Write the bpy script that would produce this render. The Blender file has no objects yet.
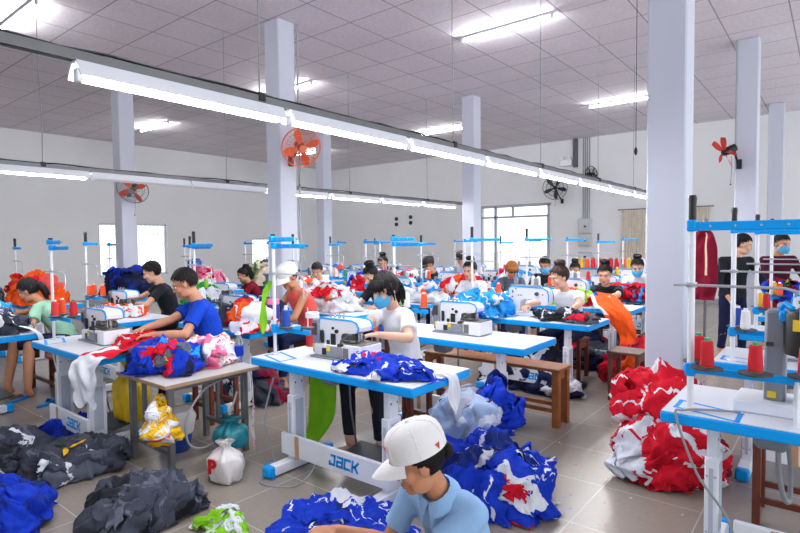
import bpy, bmesh, math, random
import numpy as np
from mathutils import Vector, Matrix, Euler

R = math.radians
SC = bpy.context.scene
COL = SC.collection

# ---------------------------------------------------------------- camera
CF = 545.8
_yaw, _pitch, _roll = 0.6754, 0.0439, -0.0104
_fw = Vector((math.cos(_yaw), math.sin(_yaw), 0)); _rt = Vector((math.sin(_yaw), -math.cos(_yaw), 0)); _up = Vector((0, 0, 1))
_F = _fw * math.cos(_pitch) - _up * math.sin(_pitch)
_U = _up * math.cos(_pitch) + _fw * math.sin(_pitch)
_R = _rt * math.cos(_roll) + _U * math.sin(_roll)
_U2 = -_rt * math.sin(_roll) + _U * math.cos(_roll)
cam_data = bpy.data.cameras.new('camera')
cam = bpy.data.objects.new('camera', cam_data)
COL.objects.link(cam)
cam_data.sensor_width = 36.0
cam_data.lens = 36.0 * CF / 800.0
cam_data.clip_start = 0.05
m3 = Matrix((_R, _U2, -_F)).transposed()
cam.matrix_world = Matrix.Translation((0, 0, 1.6)) @ m3.to_4x4()
SC.camera = cam

# ---------------------------------------------------------------- world and exposure
SC.view_settings.view_transform = 'Standard'
SC.view_settings.look = 'None'
SC.view_settings.gamma = 1.0
SC.view_settings.use_curve_mapping = False
SC.view_settings.exposure = 0.0
SC.cycles.max_bounces = 8
SC.cycles.sample_clamp_indirect = 6.0
world = bpy.data.worlds.new('daylight')
SC.world = world
world.use_nodes = True
WB = world.node_tree.nodes['Background']
WB.inputs[0].default_value = (0.93, 0.965, 1.0, 1)
WB.inputs[1].default_value = 2.1
TUBE_E = 128.0

# ---------------------------------------------------------------- helpers
def lin(c):
    return tuple(((x / 255.0) / 12.92 if x / 255.0 <= 0.04045 else ((x / 255.0 + 0.055) / 1.055) ** 2.4) for x in c)

MATS = {}
def mat(name, rgb, rough=0.5, metal=0.0, var=0.0, vscale=6.0, bump=0.0, bscale=60.0, emit=0.0, trans=0.0, spec=0.5, sheen=0.0):
    if name in MATS: return MATS[name]
    m = bpy.data.materials.new(name); m.use_nodes = True
    nt = m.node_tree; b = nt.nodes['Principled BSDF']
    c = lin(rgb)
    b.inputs['Base Color'].default_value = (*c, 1)
    b.inputs['Roughness'].default_value = rough
    b.inputs['Metallic'].default_value = metal
    b.inputs['Specular IOR Level'].default_value = spec
    if sheen: b.inputs['Sheen Weight'].default_value = sheen
    if trans: b.inputs['Transmission Weight'].default_value = trans
    if emit:
        b.inputs['Emission Color'].default_value = (*c, 1); b.inputs['Emission Strength'].default_value = emit
    if var or bump:
        tc = nt.nodes.new('ShaderNodeTexCoord')
        if var:
            n = nt.nodes.new('ShaderNodeTexNoise'); n.inputs['Scale'].default_value = vscale; n.inputs['Detail'].default_value = 4
            nt.links.new(tc.outputs['Object'], n.inputs['Vector'])
            mr = nt.nodes.new('ShaderNodeMapRange')
            mr.inputs[1].default_value = 0.3; mr.inputs[2].default_value = 0.7
            mr.inputs[3].default_value = 1 - var; mr.inputs[4].default_value = 1 + var
            nt.links.new(n.outputs['Fac'], mr.inputs[0])
            mx = nt.nodes.new('ShaderNodeVectorMath'); mx.operation = 'SCALE'
            mx.inputs[0].default_value = c
            nt.links.new(mr.outputs[0], mx.inputs['Scale'])
            nt.links.new(mx.outputs[0], b.inputs['Base Color'])
        if bump:
            n2 = nt.nodes.new('ShaderNodeTexNoise'); n2.inputs['Scale'].default_value = bscale; n2.inputs['Detail'].default_value = 3
            nt.links.new(tc.outputs['Object'], n2.inputs['Vector'])
            bp = nt.nodes.new('ShaderNodeBump'); bp.inputs['Strength'].default_value = bump; bp.inputs['Distance'].default_value = 0.01
            nt.links.new(n2.outputs['Fac'], bp.inputs['Height']); nt.links.new(bp.outputs[0], b.inputs['Normal'])
    MATS[name] = m
    return m

def cloth(name, rgb, var=0.10):
    return mat(name, rgb, rough=0.85, var=var, vscale=9.0, bump=0.25, bscale=55.0, spec=0.2)

def tri_basis(d):
    d = Vector(d).normalized()
    a = Vector((0, 0, 1)) if abs(d.z) < 0.9 else Vector((1, 0, 0))
    u = d.cross(a).normalized(); v = d.cross(u).normalized()
    return d, u, v

class MB:
    """collects shapes; build() links them as ONE mesh object"""
    def __init__(s): s.v = []; s.f = []; s.m = []
    def add(s, vs, fs, mi=0):
        n = len(s.v); s.v += [tuple(p) for p in vs]
        s.f += [tuple(i + n for i in f) for f in fs]; s.m += [mi] * len(fs)
        return s
    def box(s, c, d, mi=0, bev=0.0, rot=None):
        hx, hy, hz = d[0] / 2, d[1] / 2, d[2] / 2
        c = Vector(c); rm = Euler(rot).to_matrix() if rot else None
        vs = []; fs = []
        if bev <= 0:
            for sx in (-1, 1):
                for sy in (-1, 1):
                    for sz in (-1, 1): vs.append(Vector((sx * hx, sy * hy, sz * hz)))
            fs = [(0, 1, 3, 2), (4, 6, 7, 5), (0, 4, 5, 1), (2, 3, 7, 6), (0, 2, 6, 4), (1, 5, 7, 3)]
        else:
            b = min(bev, hx * .9, hy * .9, hz * .9); idx = {}
            for sx in (-1, 1):
                for sy in (-1, 1):
                    for sz in (-1, 1):
                        for a in range(3):
                            p = [sx * (hx - b), sy * (hy - b), sz * (hz - b)]
                            p[a] = (sx * hx, sy * hy, sz * hz)[a]
                            idx[(sx, sy, sz, a)] = len(vs); vs.append(Vector(p))
            I = idx
            for sg in (-1, 1):
                q = [I[(sg, -1, -1, 0)], I[(sg, 1, -1, 0)], I[(sg, 1, 1, 0)], I[(sg, -1, 1, 0)]]; fs.append(tuple(q if sg > 0 else q[::-1]))
                q = [I[(-1, sg, -1, 1)], I[(-1, sg, 1, 1)], I[(1, sg, 1, 1)], I[(1, sg, -1, 1)]]; fs.append(tuple(q if sg > 0 else q[::-1]))
                q = [I[(-1, -1, sg, 2)], I[(1, -1, sg, 2)], I[(1, 1, sg, 2)], I[(-1, 1, sg, 2)]]; fs.append(tuple(q if sg > 0 else q[::-1]))
            for a in (-1, 1):
                for c2 in (-1, 1):
                    q = [I[(a, c2, -1, 0)], I[(a, c2, -1, 1)], I[(a, c2, 1, 1)], I[(a, c2, 1, 0)]]; fs.append(tuple(q if a * c2 < 0 else q[::-1]))
                    q = [I[(a, -1, c2, 0)], I[(a, -1, c2, 2)], I[(a, 1, c2, 2)], I[(a, 1, c2, 0)]]; fs.append(tuple(q if a * c2 > 0 else q[::-1]))
                    q = [I[(-1, a, c2, 1)], I[(-1, a, c2, 2)], I[(1, a, c2, 2)], I[(1, a, c2, 1)]]; fs.append(tuple(q if a * c2 < 0 else q[::-1]))
            for sx in (-1, 1):
                for sy in (-1, 1):
                    for sz in (-1, 1):
                        q = [I[(sx, sy, sz, 0)], I[(sx, sy, sz, 1)], I[(sx, sy, sz, 2)]]; fs.append(tuple(q if sx * sy * sz > 0 else q[::-1]))
        if rm: vs = [rm @ p for p in vs]
        return s.add([p + c for p in vs], fs, mi)
    def cyl(s, p0, p1, r0, r1=None, n=12, mi=0, cap=True):
        r1 = r0 if r1 is None else r1
        p0, p1 = Vector(p0), Vector(p1); d, u, v = tri_basis(p1 - p0)
        vs = []
        for p, r in ((p0, r0), (p1, r1)):
            for k in range(n):
                a = 2 * math.pi * k / n; vs.append(p + u * (r * math.cos(a)) + v * (r * math.sin(a)))
        fs = [(k, k + n, (k + 1) % n + n, (k + 1) % n) for k in range(n)]
        if cap: fs += [tuple(range(n)), tuple(range(2 * n - 1, n - 1, -1))]
        return s.add(vs, fs, mi)
    def tube(s, pts, r, n=6, mi=0, closed=False):
        pts = [Vector(p) for p in pts]; L = len(pts); vs = []; fs = []; u = None
        rs = r if isinstance(r, (list, tuple)) else [r] * L
        for i, p in enumerate(pts):
            if closed: d = pts[(i + 1) % L] - pts[i - 1]
            else: d = pts[min(i + 1, L - 1)] - pts[max(i - 1, 0)]
            d.normalize()
            if u is None: _, u, _ = tri_basis(d)
            u = (u - d * u.dot(d)).normalized(); v = d.cross(u)
            for k in range(n):
                a = 2 * math.pi * k / n; vs.append(p + u * (rs[i] * math.cos(a)) + v * (rs[i] * math.sin(a)))
        for i in range(L if closed else L - 1):
            a, b = i * n, ((i + 1) % L) * n
            for k in range(n): fs.append((a + k, a + (k + 1) % n, b + (k + 1) % n, b + k))
        if not closed: fs += [tuple(range(n - 1, -1, -1)), tuple(range((L - 1) * n, L * n))]
        return s.add(vs, fs, mi)
    def lathe(s, prof, n=20, c=(0, 0, 0), mi=0, mis=None):
        c = Vector(c); vs = []; L = len(prof)
        for (r, z) in prof:
            for k in range(n):
                a = 2 * math.pi * k / n; vs.append(c + Vector((max(r, 1e-4) * math.cos(a), max(r, 1e-4) * math.sin(a), z)))
        for i in range(L - 1):
            fs = [(i * n + k, i * n + (k + 1) % n, (i + 1) * n + (k + 1) % n, (i + 1) * n + k) for k in range(n)]
            nb = len(s.v)
            if i == 0: s.add(vs, fs, mis[i] if mis else mi); base = nb
            else:
                s.f += [tuple(q + base for q in f) for f in fs]; s.m += [mis[i] if mis else mi] * n
        s.f += [tuple(base + k for k in range(n - 1, -1, -1)), tuple(base + (L - 1) * n + k for k in range(n))]
        s.m += [mis[0] if mis else mi, mis[-1] if mis else mi]
        return s
    def ell(s, c, r, nu=16, nv=10, mi=0, M=None, keep=None):
        c = Vector(c); r = (r, r, r) if not isinstance(r, (tuple, list)) else r
        vs = []; fs = []
        for j in range(nv + 1):
            t = math.pi * j / nv
            for i in range(nu):
                a = 2 * math.pi * i / nu
                p = Vector((r[0] * math.sin(t) * math.cos(a), r[1] * math.sin(t) * math.sin(a), r[2] * math.cos(t)))
                vs.append((M @ p if M else p) + c)
        for j in range(nv):
            for i in range(nu):
                q = (j * nu + i, (j + 1) * nu + i, (j + 1) * nu + (i + 1) % nu, j * nu + (i + 1) % nu)
                if keep is None or keep(sum((Vector(vs[k]) for k in q), Vector()) / 4): fs.append(q)
        return s.add(vs, fs, mi)
    def cap(s, p0, p1, r0, r1=None, n=12, mi=0):
        r1 = r0 if r1 is None else r1
        s.cyl(p0, p1, r0, r1, n, mi); s.ell(p0, r0, n, max(6, n // 2), mi); s.ell(p1, r1, n, max(6, n // 2), mi)
        return s
    def prism(s, poly, o, e1, e2, ext, mi=0):
        """polygon in the (e1, e2) plane at o, extruded by ext"""
        o, e1, e2, ext = Vector(o), Vector(e1), Vector(e2), Vector(ext); n = len(poly)
        a = [o + e1 * p[0] + e2 * p[1] for p in poly]; vs = a + [p + ext for p in a]
        fs = [(k, (k + 1) % n, (k + 1) % n + n, k + n) for k in range(n)] + [tuple(range(n - 1, -1, -1)), tuple(range(n, 2 * n))]
        return s.add(vs, fs, mi)
    def loft(s, rings, mi=0, cap=True):
        n = len(rings[0]); vs = [p for r in rings for p in r]; fs = []
        for i in range(len(rings) - 1):
            for k in range(n): fs.append((i * n + k, i * n + (k + 1) % n, (i + 1) * n + (k + 1) % n, (i + 1) * n + k))
        if cap: fs += [tuple(range(n - 1, -1, -1)), tuple(range((len(rings) - 1) * n, len(rings) * n))]
        return s.add(vs, fs, mi)
    def grid(s, P, nu, nv, mi=0, fm=None):
        """P: array (nv+1, nu+1, 3)"""
        vs = P.reshape(-1, 3).tolist(); W = nu + 1; n = len(s.v)
        s.v += [tuple(p) for p in vs]
        for j in range(nv):
            for i in range(nu):
                s.f.append((n + j * W + i, n + j * W + i + 1, n + (j + 1) * W + i + 1, n + (j + 1) * W + i))
                s.m.append(mi if fm is None else int(fm[j, i]))
        return s
    def xf(s, M):
        s.v = [tuple(M @ Vector(p)) for p in s.v]; return s
    def join(s, o, M=None, mi=None):
        vs = [M @ Vector(p) for p in o.v] if M else o.v
        n = len(s.v); s.v += [tuple(p) for p in vs]; s.f += [tuple(i + n for i in f) for f in o.f]
        s.m += o.m if mi is None else [mi] * len(o.m); return s
    def mesh(s, name, mats, smooth=40, fix=False):
        me = bpy.data.meshes.new(name); me.from_pydata(s.v, [], s.f)
        for m in (mats if isinstance(mats, (list, tuple)) else [mats]): me.materials.append(m)
        me.polygons.foreach_set('material_index', s.m)
        if fix:
            bm = bmesh.new(); bm.from_mesh(me); bmesh.ops.recalc_face_normals(bm, faces=bm.faces[:]); bm.to_mesh(me); bm.free()
        if smooth:
            me.polygons.foreach_set('use_smooth', [True] * len(s.f))
            if smooth < 180: me.set_sharp_from_angle(angle=R(smooth))
        me.update(); return me
    def build(s, name, mats, parent=None, smooth=40, fix=True):
        o = bpy.data.objects.new(name, s.mesh(name, mats, smooth, fix)); COL.objects.link(o)
        if parent: o.parent = parent
        return o

def tag(o, label=None, cat=None, group=None, kind=None):
    if label: o['label'] = label
    if cat: o['category'] = cat
    if group: o['group'] = group
    if kind: o['kind'] = kind
    return o
def empty(name, loc, label, cat, rz=0.0, group=None):
    o = bpy.data.objects.new(name, None); COL.objects.link(o); o.empty_display_size = 0.1
    o.location = loc; o.rotation_euler = (0, 0, rz)
    return tag(o, label, cat, group)
def copy_tree(o, parent=None):
    c = o.copy(); COL.objects.link(c); c.parent = parent
    for ch in [x for x in bpy.data.objects if x.parent == o]: copy_tree(ch, c)
    return c
CHILD = {}
def dup(root, loc, rz=0.0, label=None, group=None):
    c = root.copy(); COL.objects.link(c); c.location = loc; c.rotation_euler = (0, 0, rz)
    if label: c['label'] = label
    if group: c['group'] = group
    for ch in list(root.children):
        d = ch.copy(); COL.objects.link(d); d.parent = c
        for g in list(ch.children):
            e = g.copy(); COL.objects.link(e); e.parent = d
    return c
def struct(name, mb, m, smooth=0):
    o = mb.build(name, m, None, smooth); o['kind'] = 'structure'; return o

def text_mb(body, size, M, bold=0.012, ext=0.001, sx=1.0, font=None):
    cu = bpy.data.curves.new('lettering', 'FONT'); cu.body = body; cu.size = size; cu.extrude = ext; cu.offset = bold * size
    cu.align_x = 'CENTER'; cu.align_y = 'CENTER'; cu.resolution_u = 3
    ob = bpy.data.objects.new('lettering', cu); COL.objects.link(ob)
    dg = bpy.context.evaluated_depsgraph_get(); me = bpy.data.meshes.new_from_object(ob.evaluated_get(dg))
    b = MB(); b.v = [tuple(M @ Vector((v.co.x * sx, v.co.y, v.co.z))) for v in me.vertices]
    b.f = [tuple(p.vertices) for p in me.polygons]; b.m = [0] * len(b.f)
    bpy.data.objects.remove(ob); bpy.data.meshes.remove(me); bpy.data.curves.remove(cu)
    return b
def frame(o, ex, ey, ez):
    m = Matrix((Vector(ex), Vector(ey), Vector(ez))).transposed().to_4x4(); m.translation = Vector(o); return m

# folds of cloth: sums of ridged waves
def fold(x, y, rng, n=6, f0=7.0, f1=26.0):
    wx = x + 0.03 * np.sin(11 * y + rng.uniform(0, 6)) + 0.012 * np.sin(33 * y + rng.uniform(0, 6))
    wy = y + 0.03 * np.sin(12 * x + rng.uniform(0, 6)) + 0.012 * np.sin(29 * x + rng.uniform(0, 6))
    z = np.zeros_like(x); tot = 0
    for k in range(n):
        f = f0 * (f1 / f0) ** (k / max(1, n - 1)); a = rng.uniform(0, math.pi); am = (f0 / f) ** 0.8
        ph = rng.uniform(0, 6.28)
        z += am * (1 - 2 * np.abs(np.sin((wx * math.cos(a) + wy * math.sin(a)) * f * 0.5 + ph))); tot += am
    return z / tot

def heap(name, label, c, rx, ry, h, mats, seed, n=40, size=(0.22, 0.15), z0=0.0, grid=26, group=None, cat='clothes',
         weights=None, alt=None, panel=0.5, amp=0.037, power=2.4, spill=1.0, kind='stuff', lay=0.085):
    """garments thrown on top of each other over a mound, each sheet folded, crumpled and draped"""
    lay = min(lay, .35 * h + .015); amp = min(amp, .25 * h + .012); n = int(n * 1.35); size = (size[0] * .85, size[1] * .82)
    rng = np.random.RandomState(seed); mb = MB(); nm = len(mats); ph = rng.uniform(0, 6.28, 8)
    w = np.array(weights or [1.0] * nm); w = w / w.sum(); alts = alt or [(i + 1) % nm for i in range(nm)]
    rad = np.array([rx, ry, h])
    def onto(P):
        """nearest point of the lumpy mound and its outward normal"""
        Q = P / rad; nq = (np.abs(Q) ** power).sum(-1) ** (1 / power) + 1e-6; Q = Q / nq[..., None]
        ang = np.arctan2(Q[..., 1], Q[..., 0]); fl = 1 - np.clip(Q[..., 2], 0, 1)
        lump = 1 + fl * (0.10 * np.sin(3 * ang + ph[0]) + 0.07 * np.sin(5 * ang + ph[1])) + 0.10 * np.sin(Q[..., 0] * 5 + ph[2]) * np.sin(Q[..., 1] * 5 + ph[3]) + 0.06 * np.sin(Q[..., 2] * 7 + ang * 2 + ph[4])
        S = Q * rad * lump[..., None]
        N = np.sign(Q) * np.abs(Q) ** (power - 1) / rad; N /= np.linalg.norm(N, axis=-1)[..., None] + 1e-9
        return S, N
    cw = [(rng.normal(size=3), rng.uniform(0, 6.28)) for _ in range(9)]; cw = [(a / np.linalg.norm(a), b) for a, b in cw]
    def crumple(S):
        """creases shared by all the layers, so that the sheets lie on each other"""
        X = S + 0.03 * np.stack([np.sin(S[..., 1] * 17 + ph[5]), np.sin(S[..., 2] * 19 + ph[6]), np.sin(S[..., 0] * 18 + ph[7])], -1)
        z = 0
        for k, (a, b) in enumerate(cw):
            fr = (30, 38, 46, 55, 66, 80, 100, 125, 150)[k]; z = z + (30 / fr) ** .6 * (1 - np.abs(np.sin((X @ a) * fr * .5 + b)) ** .8)
        return z / 4.2
    for i in range(-1, n):
        g = grid
        if i < 0:
            g = 56; lu, lv = np.meshgrid(np.linspace(-1, 1, g + 1), np.linspace(-1, 1, g + 1))
            rr = np.maximum(np.abs(lu), np.abs(lv)); nn = np.sqrt(lu ** 2 + lv ** 2) + 1e-9
            th = rr * 1.62; L = np.stack([np.sin(th) * lu / nn * rx, np.sin(th) * lv / nn * ry, np.cos(th) * h], -1)
            lx, ly = lu * rx, lv * ry; layer = 0.0
        else:
            mi = rng.choice(nm, p=w); u = math.sqrt(rng.uniform(0, 1)) * 0.97 * spill; an = rng.uniform(0, 6.28)
            if rng.uniform() < min(.75, h / (rx + ry)): u = (1 - rng.uniform(.03, .9) ** power) ** (1 / power)
            p0 = np.array([u * math.cos(an) * rx, u * math.sin(an) * ry, h * max(0.05, 1 - u ** power) ** (1 / power)])
            p0, n0 = onto(p0[None]); p0, n0 = p0[0], n0[0]
            t1 = np.cross(n0, [0.3, 0.2, 1.0] if abs(n0[2]) < .9 else [1.0, .2, 0]); t1 /= np.linalg.norm(t1); t2 = np.cross(n0, t1)
            acc = .55 if w[mi] < .09 else 1.0; sx = acc * size[0] * rng.uniform(0.6, 1.2); sy = acc * size[1] * rng.uniform(0.45, .95); t = rng.uniform(0, 3.14)
            lu, lv = np.meshgrid(np.linspace(-1, 1, g + 1), np.linspace(-1, 1, g + 1)); bend = rng.uniform(-0.6, 0.6)
            lx = lu * sx * (1 - 0.4 * lv ** 2 * rng.uniform(-.3, 1) + 0.2 * np.sin(lv * 2.3 + rng.uniform(0, 6))) + 0.012 * np.sin(lv * 9 + rng.uniform(0, 6))
            ly = lv * sy * (1 - 0.4 * lu ** 2 * rng.uniform(-.3, 1) + 0.2 * np.sin(lu * 2.1 + rng.uniform(0, 6))) + bend * lu * lu * sy + 0.012 * np.sin(lu * 10 + rng.uniform(0, 6))
            ct, st = math.cos(t), math.sin(t)
            L = p0 + (lx * ct - ly * st)[..., None] * t1 + (lx * st + ly * ct)[..., None] * t2
            edge = np.maximum(np.abs(lu), np.abs(lv)); layer = 0.004 + lay * (i + rng.uniform(0, 3)) / n * (1 - 0.35 * edge ** 6)
        S, N = onto(L)
        F = fold(lx, ly, rng, 5, 28.0, 75.0); G = fold(lx, ly, rng, 4, 80.0, 170.0)
        a0 = rng.uniform(0, 3.14); s0 = rng.uniform(30, 60)
        q0 = (lx * math.cos(a0) + ly * math.sin(a0)) * s0 + 1.4 * np.sin((lx * math.sin(a0) - ly * math.cos(a0)) * 13 + rng.uniform(0, 6))
        Rg = (1 - np.abs(np.sin(q0 * .5))) ** 1.7
        off = layer + amp * (3.3 * (crumple(S) - .35) + 0.07 * F + 0.03 * G + 0.10 * Rg)
        P = S + N * off[..., None]; P[..., 0] += 0.014 * np.sin(S[..., 1] * 31 + S[..., 2] * 24 + ph[0]); P[..., 1] += 0.014 * np.sin(S[..., 0] * 29 + S[..., 2] * 27 + ph[1])
        z = P[..., 2]; under = np.clip(-z, 0, None); rxy = np.hypot(P[..., 0], P[..., 1]) + 1e-6
        sp = 1 + np.minimum(under * .55, .09) / rxy
        P[..., 0] *= sp; P[..., 1] *= sp
        P[..., 2] = z0 + np.maximum(z, 0.004 + 0.007 * (F + 1) + 0.016 * Rg)
        P[..., 0] += c[0]; P[..., 1] += c[1]
        if i < 0: mi = int(np.argmax(w))
        fm = np.full((g, g), mi)
        if i >= 0 and rng.uniform() < .65:
            al = rng.uniform(0, 6.28); q = lu[:-1, :-1] * math.cos(al) + lv[:-1, :-1] * math.sin(al) + .35 * np.sin(lu[:-1, :-1] * 1.6 + al)
            fm[np.abs(q - rng.uniform(-.5, .5)) < 0.06] = alts[mi]
        if i >= 0 and rng.uniform() < panel:
            al = rng.uniform(0, 6.28); q = lu[:-1, :-1] * math.cos(al) + lv[:-1, :-1] * math.sin(al) + .12 * np.sin(lu[:-1, :-1] * 3 + al)
            cc = rng.uniform(-0.1, 0.6); fm[q > cc] = alts[mi]
        mb.grid(P, g, g, 0, fm)
    o = mb.build(name, mats, None, 180, fix=False)
    return tag(o, label, cat, group, kind)

def strip(name, label, pts, mats, seed=0, nu=14, nv=30, rip=0.02, freq=18.0, cat='cloth', group=None, fm=None, parent=None, jag=0.0):
    """a hanging or lying piece of cloth along a path: pts = [(centre, half-width vector), ...]"""
    rng = np.random.RandomState(seed); n = len(pts)
    C = np.array([p[0] for p in pts], float); W = np.array([p[1] for p in pts], float)
    t = np.linspace(0, n - 1, nv + 1); 
    def itp(A): 
        # Catmull-Rom through the points
        out = []
        for q in t:
            i = min(int(q), n - 2); s = q - i
            p0, p1, p2, p3 = A[max(i - 1, 0)], A[i], A[i + 1], A[min(i + 2, n - 1)]
            out.append(0.5 * (2 * p1 + (p2 - p0) * s + (2 * p0 - 5 * p1 + 4 * p2 - p3) * s * s + (3 * p1 - p0 - 3 * p2 + p3) * s ** 3))
        return np.array(out)
    c, w = itp(C), itp(W); u = np.linspace(-1, 1, nu + 1)
    P = c[:, None, :] + w[:, None, :] * u[None, :, None]
    T = np.gradient(c, axis=0); N = np.cross(T, w); N /= (np.linalg.norm(N, axis=1)[:, None] + 1e-9)
    ws = np.linalg.norm(w, axis=1).mean(); L = np.linalg.norm(np.diff(c, axis=0), axis=1).sum()
    uu, vv = np.meshgrid(u * ws, np.linspace(0, L, nv + 1))
    F = fold(uu, vv * 0.35 + seed, rng, 5, freq * 2.5, freq * 7)
    P = P + N[:, None, :] * (rip * (F + 0.3))[:, :, None]
    if jag: P[-1] += (T[-1] / (np.linalg.norm(T[-1]) + 1e-9))[None, :] * (jag * np.sin(u * 5 + seed))[:, None]
    f = np.zeros((nv, nu), int)
    if fm: 
        for j in range(nv):
            for i in range(nu): f[j, i] = fm(u[i] + 1.0 / nu, j / nv)
    mb = MB().grid(P, nu, nv, 0, f)
    o = mb.build(name, mats, parent, 180, fix=False)
    if not parent: tag(o, label, cat, group)
    return o

# ---------------------------------------------------------------- shared materials
WHITE = mat('white_paint', (236, 240, 248), 0.35, var=0.03)
PLAST = mat('white_plastic', (240, 242, 248), 0.3)
BLUE = mat('bright_blue', (0, 164, 250), 0.5, spec=.25)
BLUE2 = mat('deep_blue_bar', (30, 130, 200), 0.4)
TOPW = mat('table_white', (232, 236, 246), 0.35, var=0.03, vscale=3)
GREY = mat('machine_grey', (134, 139, 148), 0.45)
DGREY = mat('dark_grey', (66, 68, 74), 0.5)
BLACK = mat('black_plastic', (24, 24, 27), 0.45)
CHROME = mat('chrome', (190, 192, 196), 0.25, metal=0.9)
STEEL = mat('grey_steel', (120, 122, 124), 0.45, metal=0.4, var=0.1)
YEL = mat('yellow_label', (238, 205, 40), 0.5)
REDP = mat('red_plastic', (200, 30, 38), 0.45)
WOOD_R = mat('red_brown_wood', (110, 52, 34), 0.45, var=0.2, vscale=14, bump=0.1)
WOOD_O = mat('orange_brown_wood', (150, 90, 42), 0.45, var=0.2, vscale=12, bump=0.1)
WOOD_D = mat('dark_wood', (84, 50, 36), 0.5, var=0.2, vscale=12)
CABLE = mat('grey_cable', (150, 152, 158), 0.5)
CL = {k: cloth('cloth_' + k, v) for k, v in dict(
    royal=(20, 56, 186), white=(224, 228, 238), red=(206, 20, 44), charcoal=(62, 66, 80), black=(34, 36, 44), grey=(166, 172, 188),
    orange=(246, 92, 28), sky=(40, 150, 226), navy=(28, 34, 70), yellow=(238, 186, 26), green=(60, 160, 70), lime=(140, 210, 40),
    pale=(168, 190, 226), pink=(236, 120, 160), maroon=(128, 18, 46), teal=(20, 130, 150), coral=(232, 92, 86), mint=(152, 200, 170),
    slate=(90, 96, 112), cream=(226, 214, 190), dblue=(24, 44, 120)).items()}
# ---------------------------------------------------------------- the setting
H = 4.51; XF = 15.5; YL = 16.0; X0 = -3.0; Y0 = -4.0

def tiled(name, base, line, sx, sy, ox, oy, lw, rough, speck=0.0, sscale=40.0, blot=0.06, bumpl=0.2, spec=0.5):
    m = bpy.data.materials.new(name); m.use_nodes = True; nt = m.node_tree; b = nt.nodes['Principled BSDF']
    N = nt.nodes.new; Lk = nt.links.new
    tc = N('ShaderNodeTexCoord'); mp = N('ShaderNodeMapping')
    mp.inputs['Location'].default_value = (-ox / sx, -oy / sy, 0.5); mp.inputs['Scale'].default_value = (1 / sx, 1 / sy, 0)
    Lk(tc.outputs['Object'], mp.inputs[0])
    sep = N('ShaderNodeSeparateXYZ'); Lk(mp.outputs[0], sep.inputs[0])
    def edge(out, w):
        fr = N('ShaderNodeMath'); fr.operation = 'FRACT'; Lk(out, fr.inputs[0])
        s = N('ShaderNodeMath'); s.operation = 'SUBTRACT'; Lk(fr.outputs[0], s.inputs[0]); s.inputs[1].default_value = 0.5
        a = N('ShaderNodeMath'); a.operation = 'ABSOLUTE'; Lk(s.outputs[0], a.inputs[0])
        g = N('ShaderNodeMath'); g.operation = 'GREATER_THAN'; Lk(a.outputs[0], g.inputs[0]); g.inputs[1].default_value = 0.5 - w
        return g
    gx, gy = edge(sep.outputs[0], lw / sx / 2), edge(sep.outputs[1], lw / sy / 2)
    mx = N('ShaderNodeMath'); mx.operation = 'MAXIMUM'; Lk(gx.outputs[0], mx.inputs[0]); Lk(gy.outputs[0], mx.inputs[1])
    n1 = N('ShaderNodeTexNoise'); n1.inputs['Scale'].default_value = 0.9; n1.inputs['Detail'].default_value = 5; Lk(tc.outputs['Object'], n1.inputs['Vector'])
    n2 = N('ShaderNodeTexNoise'); n2.inputs['Scale'].default_value = sscale; n2.inputs['Detail'].default_value = 2; Lk(tc.outputs['Object'], n2.inputs['Vector'])
    fl = N('ShaderNodeVectorMath'); fl.operation = 'FLOOR'; Lk(mp.outputs[0], fl.inputs[0])
    wn = N('ShaderNodeTexWhiteNoise'); Lk(fl.outputs[0], wn.inputs['Vector'])
    def rng_(out, lo, hi, f0=0.0, f1=1.0):
        r = N('ShaderNodeMapRange'); Lk(out, r.inputs[0]); r.inputs[1].default_value = f0; r.inputs[2].default_value = f1
        r.inputs[3].default_value = lo; r.inputs[4].default_value = hi; return r
    a1, a2, a3 = rng_(n1.outputs['Fac'], 1 - blot, 1 + blot, .3, .7), rng_(n2.outputs['Fac'], 1 - speck, 1 + speck, .35, .65), rng_(wn.outputs['Value'], 0.975, 1.025)
    p1 = N('ShaderNodeMath'); p1.operation = 'MULTIPLY'; Lk(a1.outputs[0], p1.inputs[0]); Lk(a2.outputs[0], p1.inputs[1])
    p2 = N('ShaderNodeMath'); p2.operation = 'MULTIPLY'; Lk(p1.outputs[0], p2.inputs[0]); Lk(a3.outputs[0], p2.inputs[1])
    sc = N('ShaderNodeVectorMath'); sc.operation = 'SCALE'; sc.inputs[0].default_value = lin(base); Lk(p2.outputs[0], sc.inputs['Scale'])
    mix = N('ShaderNodeMix'); mix.data_type = 'RGBA'; Lk(mx.outputs[0], mix.inputs['Factor']); Lk(sc.outputs[0], mix.inputs['A']); mix.inputs['B'].default_value = (*lin(line), 1)
    Lk(mix.outputs['Result'], b.inputs['Base Color'])
    b.inputs['Roughness'].default_value = rough
    b.inputs['Specular IOR Level'].default_value = spec
    bp = N('ShaderNodeBump'); bp.inputs['Strength'].default_value = bumpl; bp.inputs['Distance'].default_value = 0.004; bp.invert = True
    Lk(mx.outputs[0], bp.inputs['Height']); Lk(bp.outputs[0], b.inputs['Normal'])
    return m

M_FLOOR = tiled('floor_tiles', (152, 142, 132), (188, 181, 172), 0.57, 0.57, 0.12, 0.59, 0.007, 0.27, 0.03, 30.0, 0.07)
M_CEIL = tiled('ceiling_tiles', (234, 228, 236), (168, 164, 170), 0.755, 0.76, 6.10, 5.08, 0.016, 0.9, 0.05, 26.0, 0.03, 0.3, 0.1)
M_WALL = mat('wall_paint', (242, 244, 247), 0.8, var=0.02, vscale=1.2, bump=0.05, bscale=20)
M_COLM = mat('column_paint', (204, 209, 224), 0.6, var=0.015, vscale=2)

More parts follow.
